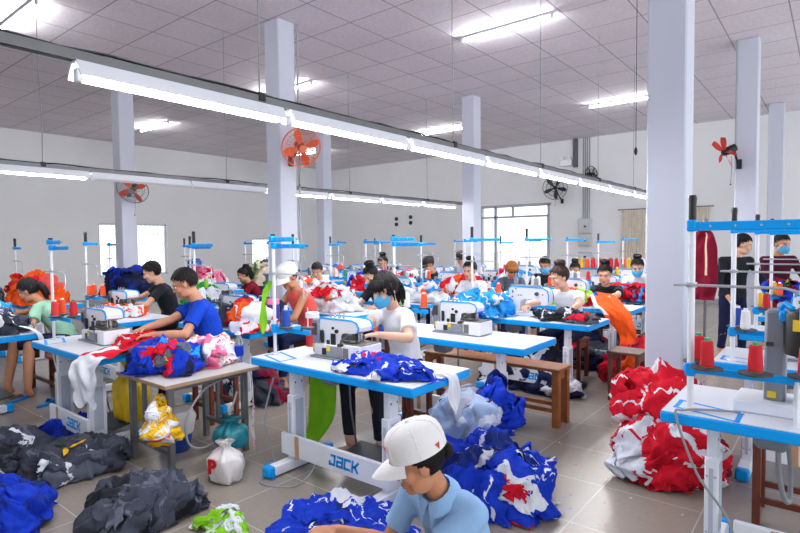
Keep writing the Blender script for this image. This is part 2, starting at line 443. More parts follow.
struct('floor', MB().box(((X0 + XF + 8) / 2, (Y0 + YL) / 2, -0.1), (XF + 8 - X0, YL - Y0, 0.2)), M_FLOOR)
struct('ceiling', MB().box(((X0 + XF) / 2, (Y0 + YL) / 2, H + 0.1), (XF - X0 + 0.4, YL - Y0 + 0.4, 0.2)), M_CEIL)

def wall_holes(name, axis, pos, a0, a1, holes, th=0.2):
    """wall in the plane axis = pos, made solid around its openings (u0, u1, z0, z1)"""
    mb = MB()
    def add(u0, u1, z0, z1):
        if u1 - u0 < 1e-3 or z1 - z0 < 1e-3: return
        c = ((u0 + u1) / 2, pos + th / 2, (z0 + z1) / 2) if axis == 'y' else (pos + th / 2, (u0 + u1) / 2, (z0 + z1) / 2)
        d = (u1 - u0, th, z1 - z0) if axis == 'y' else (th, u1 - u0, z1 - z0)
        mb.box(c, d)
    u = a0
    for (u0, u1, z0, z1) in sorted(holes):
        add(u, u0, 0, H); add(u0, u1, 0, z0); add(u0, u1, z1, H); u = u1
    add(u, a1, 0, H)
    struct(name, mb, M_WALL)
W1 = (6.62, 8.6, 0.72, 2.23); W2 = (11.7, 13.95, 0.85, 1.8); DR = (6.72, 9.02, 0.0, 2.72); W3 = (2.56, 4.56, 0.9, 2.36)
wall_holes('wall_back', 'x', X0 - .2, Y0, YL, [])  # unseen rear wall, added to cut the daylight from behind the camera
wall_holes('wall_left', 'y', YL, X0, XF + 0.2, [W1, W2])
wall_holes('wall_far', 'x', XF, Y0, YL, [W3, DR])
struct('baseboard_left', MB().box(((X0 + XF) / 2, YL - 0.008, 0.06), (XF - X0, 0.016, 0.12)), mat('baseboard_paint', (170, 172, 178), 0.6))
b = MB()
for y0, y1 in ((Y0, DR[0] - 0.08), (DR[1] + 0.08, YL - 0.02)): b.box((XF - 0.008, (y0 + y1) / 2, 0.06), (0.016, y1 - y0, 0.12))
struct('baseboard_far', b, MATS['baseboard_paint'])

GLASS = bpy.data.materials.new('window_glass'); GLASS.use_nodes = True
_n = GLASS.node_tree; _n.nodes.clear(); _o = _n.nodes.new('ShaderNodeOutputMaterial'); _t = _n.nodes.new('ShaderNodeBsdfTransparent'); _g = _n.nodes.new('ShaderNodeBsdfGlossy')
_g.inputs['Roughness'].default_value = 0.05; _m = _n.nodes.new('ShaderNodeMixShader'); _m.inputs[0].default_value = 0.08
_n.links.new(_t.outputs[0], _m.inputs[1]); _n.links.new(_g.outputs[0], _m.inputs[2]); _n.links.new(_m.outputs[0], _o.inputs[0])
ALU = mat('window_frame_white', (226, 230, 234), 0.4)

def window(name, axis, pos, h, nb, mid=True):
    u0, u1, z0, z1 = h; fr = MB(); t = 0.05
    def bx(u, z, du, dz, dep=0.08, mb=fr):
        mb.box((u, pos + 0.1, z) if axis == 'y' else (pos + 0.1, u, z), (du, dep, dz) if axis == 'y' else (dep, du, dz))
    bx((u0 + u1) / 2, z0 + t / 2, u1 - u0, t); bx((u0 + u1) / 2, z1 - t / 2, u1 - u0, t)
    bx(u0 + t / 2, (z0 + z1) / 2, t, z1 - z0); bx(u1 - t / 2, (z0 + z1) / 2, t, z1 - z0)
    if mid: bx((u0 + u1) / 2, (z0 + z1) / 2, t, z1 - z0)
    for k in range(1, nb): bx(u0 + (u1 - u0) * k / nb, (z0 + z1) / 2, 0.014, z1 - z0, 0.014)
    for k in range(1, 5): bx((u0 + u1) / 2, z0 + (z1 - z0) * k / 5, u1 - u0, 0.012, 0.012)
    o = fr.build(name, ALU); o['kind'] = 'structure'
    g = MB(); bx((u0 + u1) / 2, (z0 + z1) / 2, u1 - u0 - 0.06, z1 - z0 - 0.06, 0.006, g); g.build('window_pane', GLASS, o, 0)
window('window_1', 'y', YL, W1, 16); window('window_2', 'y', YL, W2, 16); window('window_3', 'x', XF, W3, 12)

# wide glazed entrance in the far wall, standing open to the daylight
fr = MB(); t = 0.07
def dbx(y, z, dy, dz, mb=fr, dx=0.1, x=XF + 0.02): mb.box((x, y, z), (dx, dy, dz))
dbx((DR[0] + DR[1]) / 2, 2.70, DR[1] - DR[0] + 0.16, 0.08); dbx((DR[0] + DR[1]) / 2, 2.36, DR[1] - DR[0], 0.06)
for y in (DR[0], 8.50, DR[1]): dbx(y, 1.36, t, 2.72)
dbx(7.9, 2.53, 0.05, 0.3)
dr = fr.build('door_1', mat('door_frame_grey', (176, 182, 190), 0.5)); dr['kind'] = 'structure'
g = MB(); dbx((8.50 + DR[1]) / 2, 1.25, DR[1] - 8.55, 2.1, g, 0.008); dbx((DR[0] + DR[1]) / 2, 2.53, DR[1] - DR[0] - 0.1, 0.3, g, 0.008)
g.build('door_pane', GLASS, dr, 0)
lf = MB(); lf.box((XF + 0.62, DR[0] + 0.06, 1.17), (1.1, 0.05, 0.08)); lf.box((XF + 0.62, DR[0] + 0.06, 2.3), (1.1, 0.05, 0.08)); lf.box((XF + 0.62, DR[0] + 0.06, 0.2), (1.1, 0.05, 0.3))
for x in (0.1, 1.14): lf.box((XF + x, DR[0] + 0.06, 1.17), (0.08, 0.05, 2.34))
lf.build('door_leaf', MATS['door_frame_grey'], dr, 0)
# yard outside the entrance
struct('exterior_wall', MB().box((22.4, 9, .55), (0.2, 14, 1.1)).box((22.4, 7.1, 1.5), (.22, .22, 3.0)), mat('yard_wall', (250, 248, 242), 0.8, var=0.03))

# concrete columns
COLS = [(4.75, 5.81), (9.6, 5.81), (4.75, 1.05), (9.6, 1.07), (4.75, 10.3), (9.6, 10.12), (14.45, 1.07)]
for x, y in COLS:
    b = MB().box((x, y, H / 2), (0.28, 0.28, H), 0, 0.012)
    o = b.build('column', M_COLM, None, 30); o['kind'] = 'structure'

# ---------------------------------------------------------------- lamps
TUBE_ON = mat('lit_tube', (255, 255, 255), 0.4, emit=TUBE_E)
TUBE_OFF = mat('unlit_tube', (226, 228, 232), 0.3)
def batten(name, p, axis, L, label, cat, group, lit=True, reflector=True):
    t = empty(name, p, label, cat, 0 if axis == 'x' else R(90), group)
    hb = MB()
    if reflector:   # trapezoid trough, open side down
        prof = [(-0.075, 0.0), (-0.03, 0.075), (0.03, 0.075), (0.075, 0.0), (0.066, 0.0), (0.026, 0.064), (-0.026, 0.064), (-0.066, 0.0)]
        hb.prism(prof, (-L / 2, 0, -0.075), (0, 1, 0), (0, 0, 1), (L, 0, 0))
    else: hb.box((0, 0, -0.02), (L, 0.055, 0.04), 0, 0.006)
    hb.build('housing', WHITE, t)
    z = -0.075 if reflector else -0.06
    MB().cyl((-L / 2 + 0.035, 0, z), (L / 2 - 0.035, 0, z), 0.016, n=10).build('tube', TUBE_ON if lit else TUBE_OFF, t)
    for s in (-1, 1): MB().box((s * (L / 2 - 0.018), 0, z + 0.012), (0.03, 0.04, 0.062), 0, 0.005).build('lamp_holder', PLAST, t)
    return t
ORD = ['first', 'second', 'third', 'fourth', 'fifth', 'sixth', 'seventh', 'eighth', 'ninth', 'tenth']
def rail(label, Y, x0, x1, wires, z):
    t = empty('light_rail', (0, Y, z), label, 'light rail')
    b = MB(); b.box(((x0 + x1) / 2, 0, 0.035), (x1 - x0, 0.045, 0.006)); b.box(((x0 + x1) / 2, -0.0225, 0.015), (x1 - x0, 0.005, 0.045)); b.box(((x0 + x1) / 2, 0.0225, 0.015), (x1 - x0, 0.005, 0.045))
    b.build('channel', STEEL, t, 0)
    for x in wires:
        MB().tube([(x, 0, 0.03), (x + 0.012, 0.01, 0.5), (x - 0.01, 0, 1.1), (x, 0, H - z)], 0.0045, 6).build('hanging_wire', CABLE, t)
        MB().box((x, 0, 0.03), (0.05, 0.065, 0.05), 0, 0.004).build('hanger_clip', BLACK, t)
    cb = MB(); rg = np.random.RandomState(int(Y * 10)); pts = []
    for k in range(60): pts.append((x0 + (x1 - x0) * k / 59, 0.01 * rg.uniform(-1, 1), 0.048 + 0.008 * rg.uniform(-1, 1)))
    cb.tube(pts, 0.008, 5).build('power_cable', BLACK, t)
    return t
RZ = 2.44
rail('long grey steel light rail hung above the nearest row of sewing tables', 2.70, -1.2, 10.5, [0.15, 2.05, 4.15, 6.0, 7.95, 9.7], RZ)
rail('long grey steel light rail hung farther back behind the square columns', 6.63, -0.5, 10.7, [0.4, 2.2, 4.45, 6.9, 9.2], RZ)
for k in range(1, 9):
    x = 1.62 + 1.225 * (k - 1)
    batten('batten_light', (x, 2.70, RZ - 0.005), 'x', 1.17, ORD[k - 1] + ' lit tube fitting along the near light rail, counted from the front', 'tube light', 'tube lights on the near rail')
xs = [0.75, 2.05, 3.28, 4.5, 5.75, 7.05, 8.35, 9.65]
for k, x in enumerate(xs):
    lit = k not in (2, 3)
    batten('batten_light', (x, 6.63, RZ - 0.005), 'x', 1.2, ORD[k] + (' lit' if lit else ' unlit') + ' tube fitting along the far light rail, counted from the front', 'tube light', 'tube lights on the far rail', lit)
k = 0
for i, x in enumerate((2.45, 6.74, 11.8)):
    for j, y in enumerate((3.55, 8.05, 13.0)):
        lb = '%s ceiling tube light of the %s line of ceiling lights from the front' % (['right-end', 'middle', 'left-end'][j], ['first', 'second', 'third'][i])
        batten('ceiling_light', (x, y, H), 'y', 1.35, lb, 'ceiling light', 'tube lights on the ceiling', True, False)
# ---------------------------------------------------------------- sewing tables
def jack_text(M, size):
    """four wide square letters of one height, drawn with thick strokes"""
    G = [[[(.0, .25), (.0, 0), (.7, 0), (.7, 1), (.2, 1)]], [[(.05, 1), (.75, 1), (.75, 0), (0, 0), (0, .5), (.75, .5)]], [[(.75, 1), (0, 1), (0, 0), (.75, 0)]], [[(0, 1.05), (0, -.05)], [(0, .5), (.35, .5), (.75, 1)], [(.35, .5), (.75, 0)]]]
    b = MB(); w = .14
    for k, gl in enumerate(G):
        for st in gl:
            for p, q in zip(st[:-1], st[1:]):
                p, q = Vector((p[0], p[1], 0)), Vector((q[0], q[1], 0)); d = (q - p).normalized(); n = Vector((-d.y, d.x, 0)) * w; e = d * w
                cs = [p - n - e, q - n + e, q + n + e, p + n - e]
                b.add([M @ Vector(((c.x + .12 * c.y + k * 1.12 - 2.1) * size, (c.y - .5) * size, 0)) for c in cs], [(0, 1, 2, 3)])
    return b
TW = 0.63; TH = 0.77
def make_table(L, label, pedal=True, inset=0.36, X=-0.19):
    t = empty('sewing_table', (0, 0, 0), label, 'sewing table')
    tp = MB().box((0, 0, TH - 0.029), (TW, L, 0.055), 1, 0.008)
    tp.box((0, 0, TH), (TW - 0.012, L - 0.012, 0.004), 0)
    # parallelogram outline printed at the stand end of the top
    for a, c in (((-.22, L / 2 - .05), (-.08, L / 2 - .05)), ((-.08, L / 2 - .05), (-.16, L / 2 - .32)), ((-.16, L / 2 - .32), (-.30, L / 2 - .32)), ((-.30, L / 2 - .32), (-.22, L / 2 - .05))):
        va = Vector((a[0], a[1], TH + .0022)); vc = Vector((c[0], c[1], TH + .0022)); d = (vc - va).normalized(); n = Vector((-d.y, d.x, 0)) * 0.011
        tp.add([va - n - d * .011, vc - n + d * .011, vc + n + d * .011, va + n - d * .011], [(0, 1, 2, 3)], 1)
    tp.build('tabletop', [TOPW, BLUE], t)
    for y in (-L / 2 + 0.26, L / 2 - inset):
        lg = MB(); lg.box((X, y, 0.30), (0.125, 0.06, 0.46), 0, 0.006); lg.box((X, y, 0.60), (0.095, 0.045, 0.24), 0, 0.005)
        lg.box((X + .19, y, 0.725), (0.5, 0.05, 0.03), 0, 0.004)
        for s in (-1, 1):
            lg.box((X + s * 0.064, y, 0.3), (0.004, 0.02, 0.36), 1)
            for z in (0.16, 0.44): lg.cyl((X - 0.066, y + s * 0.018, z), (X - 0.0685, y + s * 0.018, z), 0.007, n=8, mi=1)
            lg.box((X, y + s * 0.031, 0.33), (0.07, 0.003, 0.34), 1)
            lg.cyl((X + 0.03 * s, y - 0.024, 0.62), (X + 0.03 * s, y - 0.026, 0.62), 0.008, n=8, mi=2)
        lo = lg.build('leg', [WHITE, mat('leg_slot', (188, 196, 212), 0.5), CHROME], t)
        MB().box((X + .02, y, 0.045), (0.5, 0.075, 0.07), 0, 0.008).build('foot', WHITE, lo)
        for s in (-1, 1): MB().box((X + .02 + s * 0.275, y, 0.045), (0.06, 0.082, 0.078), 0, 0.012).build('foot_cap', BLUE, lo)
    yc = -0.05
    bar = MB().box((X - 0.085, yc, 0.19), (0.028, L - 0.5, 0.15), 0, 0.005)
    bar.box((X - 0.101, yc + L / 2 - 0.42, 0.19), (0.003, 0.04, 0.151), 2)
    bar.join(jack_text(frame((X - 0.1005, yc - 0.12, 0.19), (0, -1, 0), (0, 0, 1), (-1, 0, 0)), 0.06), mi=1)
    bar.build('crossbar', [WHITE, BLUE, mat('brown_tape', (196, 150, 110), 0.5)], t)
    if pedal:
        MB().box((0.06, -0.1, 0.12), (0.24, 0.42, 0.02), 0, 0.006, rot=(0, -0.15, 0)).build('treadle', DGREY, t)
        MB().tube([(0.1, 0.08, 0.13), (0.02, 0.06, 0.45), (0.0, 0.05, 0.73)], 0.007, 6).build('treadle_rod', STEEL, t)
        MB().box((0.02, 0.22, 0.65), (0.16, 0.14, 0.13), 0, 0.02).build('motor_box', GREY, t)
    return t

# ---------------------------------------------------------------- sewing machines (x towards the worker, y towards the motor end)
def make_overlock(label):
    t = empty('overlock_machine', (0, 0, 0), label, 'sewing machine')
    b = MB(); b.box((0.0, 0.07, 0.055), (0.22, 0.34, 0.09), 0, 0.012); b.box((0.0, 0.02, 0.006), (0.27, 0.46, 0.012), 1); b.box((-.112, .02, .06), (.012, .16, .07), 1, .004); b.box((-.112, .12, .05), (.014, .05, .05), 2, .004)
    b.build('bed', [PLAST, GREY, BLACK], t)
    bx = MB(); bx.box((-0.02, -0.165, 0.066), (0.22, 0.17, 0.115), 0, 0.006); bx.box((-0.02, -0.165, 0.126), (0.2, 0.16, 0.006), 1, 0.002)
    bx.box((-.132, -.11, .06), (.008, .05, .08), 1, .003)
    bx.build('cloth_plate', [PLAST, mat('needle_plate', (120, 116, 112), 0.35, metal=0.5)], t)
    prof = [(0.2, 0.07), (0.2, 0.262), (0.185, 0.283), (-0.12, 0.283), (-0.165, 0.27), (-0.185, 0.24), (-0.18, 0.212), (-0.15, 0.198), (-0.075, 0.19), (-0.045, 0.165), (-0.035, 0.07)]
    MB().prism(prof, (-0.08, 0, 0), (0, 1, 0), (0, 0, 1), (0.15, 0, 0)).box((-.083, .06, .13), (.008, .05, .1), 1, .003).box((-.084, .11, .105), (.012, .03, .05), 1, .003).cyl((-.095, .02, .2), (-.08, .02, .2), .014, n=10, mi=1).cyl((-.09, .06, .22), (-.08, .06, .22), .01, n=10, mi=1).build('arm', [PLAST, BLACK], t)
    line = MB(); ring = [(0.202, 0.245), (0.2, 0.268), (0.185, 0.285), (-0.12, 0.285), (-0.167, 0.272), (-0.187, 0.24), (-0.18, 0.21)]
    for xx in (-0.079, 0.069): line.tube([(xx, y, z) for y, z in ring], 0.0075, 6)
    line.build('blue_trim', BLUE, t)
    MB().box((-0.01, 0.235, 0.15), (0.17, 0.075, 0.25), 0, 0.012).box((-0.097, 0.235, 0.07), (0.004, 0.045, 0.045), 1).box((-0.098, 0.24, 0.2), (0.006, 0.05, 0.09), 2, 0.003).build('side_cover', [GREY, YEL, DGREY], t)
    MB().cyl((0.0, 0.27, 0.17), (0.0, 0.31, 0.17), 0.06, n=20).build('handwheel', DGREY, t)
    nb = MB()
    for y in (-0.15, -0.16, -0.17): nb.cyl((-0.03, y, 0.125), (-0.03, y, 0.19), 0.0035, n=6)
    nb.cyl((-0.03, -0.16, 0.15), (-0.03, -0.16, 0.2), 0.012, n=8); nb.box((-0.03, -0.16, 0.13), (0.06, 0.03, 0.006))
    nb.cyl((-0.06, -0.17, 0.14), (-0.06, -0.17, 0.2), 0.006, n=8); nb.build('needle_bar', CHROME, t)
    lp = MB(); lp.box((-0.02, -0.09, 0.155), (0.13, 0.10, 0.05), 0, 0.012); lp.box((-0.07, -0.1, 0.14), (0.07, 0.14, 0.022), 0, 0.006); lp.cyl((-0.1, -0.07, 0.165), (-0.06, -0.07, 0.165), 0.032, n=14); lp.cyl((-0.1, -0.12, 0.17), (-0.06, -0.12, 0.17), 0.02, n=12)
    lp.cyl((-0.105, -0.02, 0.1), (-0.08, -0.02, 0.1), 0.02, n=12); lp.tube([(-.09, -.02, .1), (-.12, -.05, .14), (-.1, -.1, .18), (-.06, -.14, .2)], .005, 6); lp.cyl((-.05, -.12, .18), (-.02, -.15, .2), .012, n=8)
    lp.build('looper_cover', mat('metal_works', (92, 90, 88), 0.35, metal=0.6), t)
    for k in range(4):
        y = 0.01 + k * 0.045; MB().cyl((-0.02, y, 0.285), (-0.02, y, 0.305), 0.011, n=10).cyl((-0.02, y, 0.305), (-0.02, y, 0.325), 0.004, n=6).build('tension_dial', CHROME, t)
    MB().box((-0.095, 0.16, 0.15), (0.02, 0.025, 0.09), 0, 0.004).cyl((-0.1, 0.16, 0.2), (-0.1, 0.16, 0.13), 0.012, n=8).build('lever', BLACK, t)
    MB().box((-0.115, 0.075, 0.075), (0.008, 0.035, 0.035)).build('warning_label', YEL, t)
    return t
def make_lockstitch(label):
    t = empty('lockstitch_machine', (0, 0, 0), label, 'sewing machine')
    MB().box((0, 0, 0.02), (0.19, 0.5, 0.04), 0, 0.006).build('bed', PLAST, t)
    prof = [(0.24, 0.04), (0.25, 0.2), (0.235, 0.3), (0.2, 0.325), (-0.17, 0.315), (-0.215, 0.29), (-0.23, 0.24), (-0.23, 0.17), (-0.205, 0.13), (-0.16, 0.13), (-0.14, 0.17), (-0.1, 0.19), (0.06, 0.19), (0.1, 0.15), (0.11, 0.04)]
    am = MB().prism(prof, (-0.065, 0, 0), (0, 1, 0), (0, 0, 1), (0.13, 0, 0))
    ln = MB(); ring = [(0.242, 0.05), (0.252, 0.2), (0.237, 0.302), (0.2, 0.327), (-0.17, 0.317), (-0.217, 0.292), (-0.233, 0.24), (-0.232, 0.17)]
    for xx in (-0.066, 0.066): ln.tube([(xx, y, z) for y, z in ring], 0.007, 6)
    ln.build('blue_trim', BLUE, t)
    MB().box((0.0, 0.3, 0.14), (0.13, 0.1, 0.22), 0, 0.012).box((-0.067, 0.3, 0.12), (0.004, 0.03, 0.035), 1).build('motor_cover', [GREY, YEL], t)
    MB().cyl((0, 0.255, 0.22), (0, 0.295, 0.22), 0.055, n=18).build('handwheel', DGREY, t)
    nb = MB().cyl((0, -0.19, 0.05), (0, -0.19, 0.14), 0.005, n=6); nb.cyl((-0.0, -0.17, 0.06), (0, -0.17, 0.15), 0.007, n=6); nb.box((0, -0.18, 0.048), (0.05, 0.03, 0.008)); nb.build('needle_bar', CHROME, t)
    d = am; rg = np.random.RandomState(4)
    for k in range(9): y, z = rg.uniform(-0.17, 0.2), rg.uniform(0.21, 0.3); d.cyl((-0.069, y, z), (-0.065, y, z), 0.008, n=8, mi=1)
    d.cyl((-0.078, -0.1, 0.25), (-0.065, -0.1, 0.25), 0.022, n=12, mi=1); d.build('arm', [PLAST, DGREY], t)
    p = MB()
    for s in (-1, 1): p.box((-0.02, 0.05 + 0.12 * s, 0.37), (0.025, 0.05, 0.1), 0, 0.01)
    p.box((-0.02, 0.05, 0.333), (0.05, 0.36, 0.02), 0, 0.005); p.build('thread_guide', GREY, t)
    return t

# ---------------------------------------------------------------- thread stands
def make_stand(label, handle=True, arms=((0.86, 0.3), (0.80, 0.36)), nd=3, tl=0.42, big=False):
    """origin on the tabletop, pole at the origin, arms and tray run towards -y"""
    t = empty('thread_stand', (0, 0, 0), label, 'thread stand')
    top = arms[0][0] + 0.02; pr = 0.0155 if big else 0.0125
    p = MB().cyl((0, 0, 0), (0, 0, top), pr, n=14); p.cyl((0, 0, 0), (0, 0, 0.012), 0.028, n=14); p.build('pole', WHITE, t)
    if handle: MB().lathe([(0.013, top - 0.02), (0.015, top), (0.017, top + 0.02), (0.0165, top + 0.08), (0.019, top + 0.115), (0.015, top + 0.13)], 14).build('handle', BLACK, t)
    else: MB().cyl((0, 0, top - 0.005), (0, 0, top + 0.02), 0.018, n=10).build('pole_cap', BLACK, t)
    for k, (z, ln) in enumerate(arms):
        xx = -0.015 if k == 0 else 0.022; hh = 0.042 if big else 0.032
        a = MB().box((xx, -ln / 2 + 0.02, z), (0.012, ln, hh), 0, 0.004); a.box((xx / 2, 0.0, z + .004), (abs(xx) + 0.028, 0.04, hh + .014), 0, 0.006)
        for q in range(max(3, int(ln / .11))): a.cyl((xx - 0.008, -.08 - .1 * q, z), (xx + 0.008, -.08 - .1 * q, z), 0.005, n=8, mi=1)
        a.build('arm', [BLUE, CHROME], t)
    zr = 0.61; gl = .42 if big else .34
    r = MB().tube([(-.02, 0.07, zr), (-.02, -gl + .05, zr), (-.02, -gl, zr - 0.015), (-.02, -gl - .01, zr - 0.03), (-.02, -gl - .01, zr - 0.17)], 0.0065 if big else .0045, 8); r.cyl((0, 0.0, zr - 0.012), (0, 0.0, zr + 0.012), pr + .008, n=12); r.box((-.02, .05, zr), (.03, .05, .014), 0, .004)
    r.build('guide_rod', mat('rod_grey', (188, 192, 200), .3, metal=.4), t)
    b = MB().box((0.0, -tl / 2 + .03, 0.2), (0.016, tl, 0.035), 0, 0.004); b.box((0, 0, 0.2), (0.045, 0.045, 0.065), 0, 0.006); b.build('tray_bar', BLUE, t)
    for k in range(nd):
        y, s_ = ((-.02, .075), (-.08, -.06), (-.27, -.055), (-.45, .0))[k][:2] if big else (-.07 - .12 * k, -0.05 if k % 2 else .05)
        MB().cyl((s_, y, 0.222), (s_, y, 0.23), 0.068 if big else .05, n=22).cyl((s_, y, 0.23), (s_, y, 0.37), 0.004, n=6, mi=1).box((s_ / 2, y, 0.215), (abs(s_) + .02, 0.02, 0.012), 0).build('cone_disc', [DGREY, WHITE], t)
    if big: MB().cyl((0, -0.42, 0.0), (0, -0.42, 0.2), 0.012, n=10).build('tray_leg', WHITE, t)
    return t

def make_cone(label, m, base=None, r=0.031, h=0.13):
    """cross-wound thread cone with its plastic core showing at both ends"""
    t = empty('thread_cone', (0, 0, 0), label, 'thread cone')
    prof = [(r * 0.8, 0.004), (r, 0.008)]
    for k in range(15): q = k / 14; prof.append((r * (1 - 0.2 * q) + (0.0007 if k % 2 else 0), 0.01 + (h - 0.02) * q))
    prof += [(r * 0.66, h - 0.006), (r * 0.4, h - 0.006)]
    MB().lathe(prof, 20).build('thread', m, t, 60)
    MB().lathe([(r * 0.78, 0.0), (r * 0.78, 0.004), (r * 0.5, 0.006), (r * 0.42, h), (r * 0.42, h + 0.008), (r * 0.2, h + 0.008)], 16).build('core', base or PLAST, t, 40)
    return t
def make_stool(label, m, name='stool', w=0.32, L=0.32, h=0.45, cat='stool', lt=0.04):
    t = empty(name, (0, 0, 0), label, cat)
    MB().box((0, 0, h - 0.014), (w, L, 0.028), 0, 0.005).build('seat', m, t)
    for sx in (-1, 1):
        for sy in (-1, 1):
            MB().box((sx * (w / 2 - lt / 2 - 0.012), sy * (L / 2 - lt / 2 - 0.012), (h - 0.028) / 2), (lt, lt, h - 0.028), 0, 0.003).build('leg', m, t)
    for s in (-1, 1):
        MB().box((s * (w / 2 - lt / 2 - 0.012), 0, 0.14), (0.022, L - 2 * lt - 0.02, 0.035), 0, 0.002).build('stretcher', m, t)
        MB().box((0, s * (L / 2 - lt / 2 - 0.012), h - 0.07), (w - 2 * lt - 0.02, 0.02, 0.07), 0, 0.002).build('apron', m, t)
    return t
# ---------------------------------------------------------------- people
SKIN = {k: mat('skin_' + k, v, 0.5, var=0.05, vscale=12, spec=0.35) for k, v in dict(light=(226, 176, 150), mid=(206, 150, 120), tan=(200, 140, 106)).items()}
LIP = mat('lips', (176, 92, 86), 0.4); EYEW = mat('eye_white', (236, 232, 228), 0.3); EYED = mat('eye_dark', (30, 20, 18), 0.3)
def hairmat(name, rgb):
    return mat('hair_' + name, rgb, rough=0.6, var=0.3, vscale=40, bump=0.7, bscale=110, spec=0.25)
HAIR = dict(black=hairmat('black', (17, 14, 15)), brown=hairmat('brown', (58, 38, 30)), orange=hairmat('dyed', (150, 92, 44)))
MASKM = mat('mask_blue', (70, 170, 220), 0.8)

def remesh(mb, vox, smooth=3, fac=0.5):
    me = mb.mesh('tmp', [PLAST], 0); o = bpy.data.objects.new('tmp', me); COL.objects.link(o)
    r = o.modifiers.new('r', 'REMESH'); r.mode = 'VOXEL'; r.voxel_size = vox
    s = o.modifiers.new('s', 'SMOOTH'); s.factor = fac; s.iterations = smooth
    dg = bpy.context.evaluated_depsgraph_get(); m2 = bpy.data.meshes.new_from_object(o.evaluated_get(dg))
    n = len(m2.vertices); co = np.empty(n * 3); m2.vertices.foreach_get('co', co); no = np.empty(n * 3); m2.vertices.foreach_get('normal', no)
    fs = [tuple(p.vertices) for p in m2.polygons]
    bpy.data.objects.remove(o); bpy.data.meshes.remove(me); bpy.data.meshes.remove(m2)
    return co.reshape(-1, 3), no.reshape(-1, 3), fs

def wrinkle(co, no, seed, amp, f=22.0):
    rg = np.random.RandomState(seed); d = np.zeros(len(co))
    for k in range(7):
        w = rg.normal(size=3); w /= np.linalg.norm(w); fr = f * rg.uniform(0.6, 1.8)
        d += (1 - 2 * np.abs(np.sin(co @ w * fr * 0.5 + rg.uniform(0, 6) + 1.2 * np.sin(co @ rg.normal(size=3) * 7)))) / 7
    return co + no * (amp * (d - 0.1))[:, None]

def ring(c, a, bv, n=20, p=2.3):
    out = []
    for k in range(n):
        t = 2 * math.pi * k / n; ct, st = math.cos(t), math.sin(t)
        out.append(c + a * (abs(ct) ** (2 / p) * (1 if ct >= 0 else -1)) + bv * (abs(st) ** (2 / p) * (1 if st >= 0 else -1)))
    return out

def ik(S, T, la, lb, pole):
    S, T = Vector(S), Vector(T); d = T - S; D = d.length; mx = (la + lb) * 0.985
    if D > mx: T = S + d * (mx / D); d = T - S; D = mx
    D = max(D, 0.12); d.normalize()
    x = (la * la - lb * lb + D * D) / (2 * D); hgt = math.sqrt(max(la * la - x * x, 0.0004))
    p = Vector(pole); p = (p - d * p.dot(d)).normalized()
    return S + d * x + p * hgt, T

def hand(mb, wr, d, nrm, side, curl=0.5, sc=1.0):
    """palm, four jointed fingers of unequal length and a thumb; nrm = back of the hand, side = towards the thumb"""
    d = Vector(d).normalized(); n = Vector(nrm); n = (n - d * n.dot(d)).normalized(); s = d.cross(n)
    if s.dot(Vector(side)) < 0: s = -s
    M = frame((0, 0, 0), d, s, n).to_3x3()
    mb.cap(wr - d * .01, wr + d * .02, .021 * sc, .023 * sc, 10)
    mb.ell(wr + d * .05 * sc, (.048 * sc, .037 * sc, .015 * sc), 14, 8, 0, M)
    for k, (ln, off) in enumerate(((.9, .03), (1.0, .011), (.93, -.009), (.74, -.028))):
        b0 = wr + (d * (.082 - abs(off) * .25) + s * off) * sc; a = curl * 0.45; p = b0
        for j, (l, r) in enumerate(((.036, .0088), (.026, .008), (.02, .0072))):
            dd = d * math.cos(a) - n * math.sin(a) + s * off * 2.2; dd.normalize()
            q = p + dd * l * ln * sc; mb.cap(p, q, r * sc, (r - .0006) * sc, 8); p = q; a += curl * 0.65
    p = wr + (d * .02 + s * .026) * sc; a = p + (d * .03 + s * .028 - n * .01) * sc; e = a + (d * .03 + s * .006 - n * .012) * sc
    mb.cap(p, a, .012 * sc, .0098 * sc, 8); mb.cap(a, e, .0098 * sc, .008 * sc, 8)

def head_mb(f=1.0):
    b = MB()
    b.ell((-.012, 0, .035), (.097, .078, .09), 20, 14); b.ell((.022, 0, -.04), (.064, .06, .078), 18, 12)
    b.ell((.058, 0, -.094), (.03, .03, .022), 12, 8); b.ell((.072, 0, .03), (.02, .05, .016), 12, 8)
    for s in (-1, 1):
        b.ell((.058, s * .038, -.026), (.03, .026, .028), 12, 8); b.ell((-.005, s * .079, -.008), (.022, .010, .032), 12, 8)
        b.ell((.02, s * .05, -.075), (.045, .016, .03), 10, 8)
    b.cap((.083, 0, .018), (.104, 0, -.024), .009, .013, 10); b.ell((.094, 0, -.03), (.014, .018, .009), 10, 8)
    b.ell((.084, 0, -.062), (.011, .024, .008), 10, 6); b.ell((.082, 0, -.073), (.011, .021, .008), 10, 6)
    return b
def face_mb(mb, Mh, base):
    """lips, eyes, brows and lashes added onto the finished head"""
    t = MB()
    t.ell((.0895, 0, -.0625), (.008, .02, .0055), 12, 6, base); t.ell((.0875, 0, -.073), (.008, .018, .006), 12, 6, base)
    for s in (-1, 1):
        t.ell((.0775, s * .033, .004), (.009, .0145, .0068), 12, 8, base + 1); t.ell((.0838, s * .032, .003), (.0045, .0062, .0062), 10, 6, base + 2)
        t.tube([(.082, s * .018, .009), (.0868, s * .032, .0115), (.08, s * .05, .006)], .0022, 5, base + 2)
        t.tube([(.0895, s * .016, .0225), (.0895, s * .035, .0285), (.078, s * .056, .0215)], [.002, .0036, .0016], 6, base + 2)
        t.ell((.098, s * .008, -.0365), (.004, .004, .002), 8, 4, base + 2)
    mb.join(t, Mh)

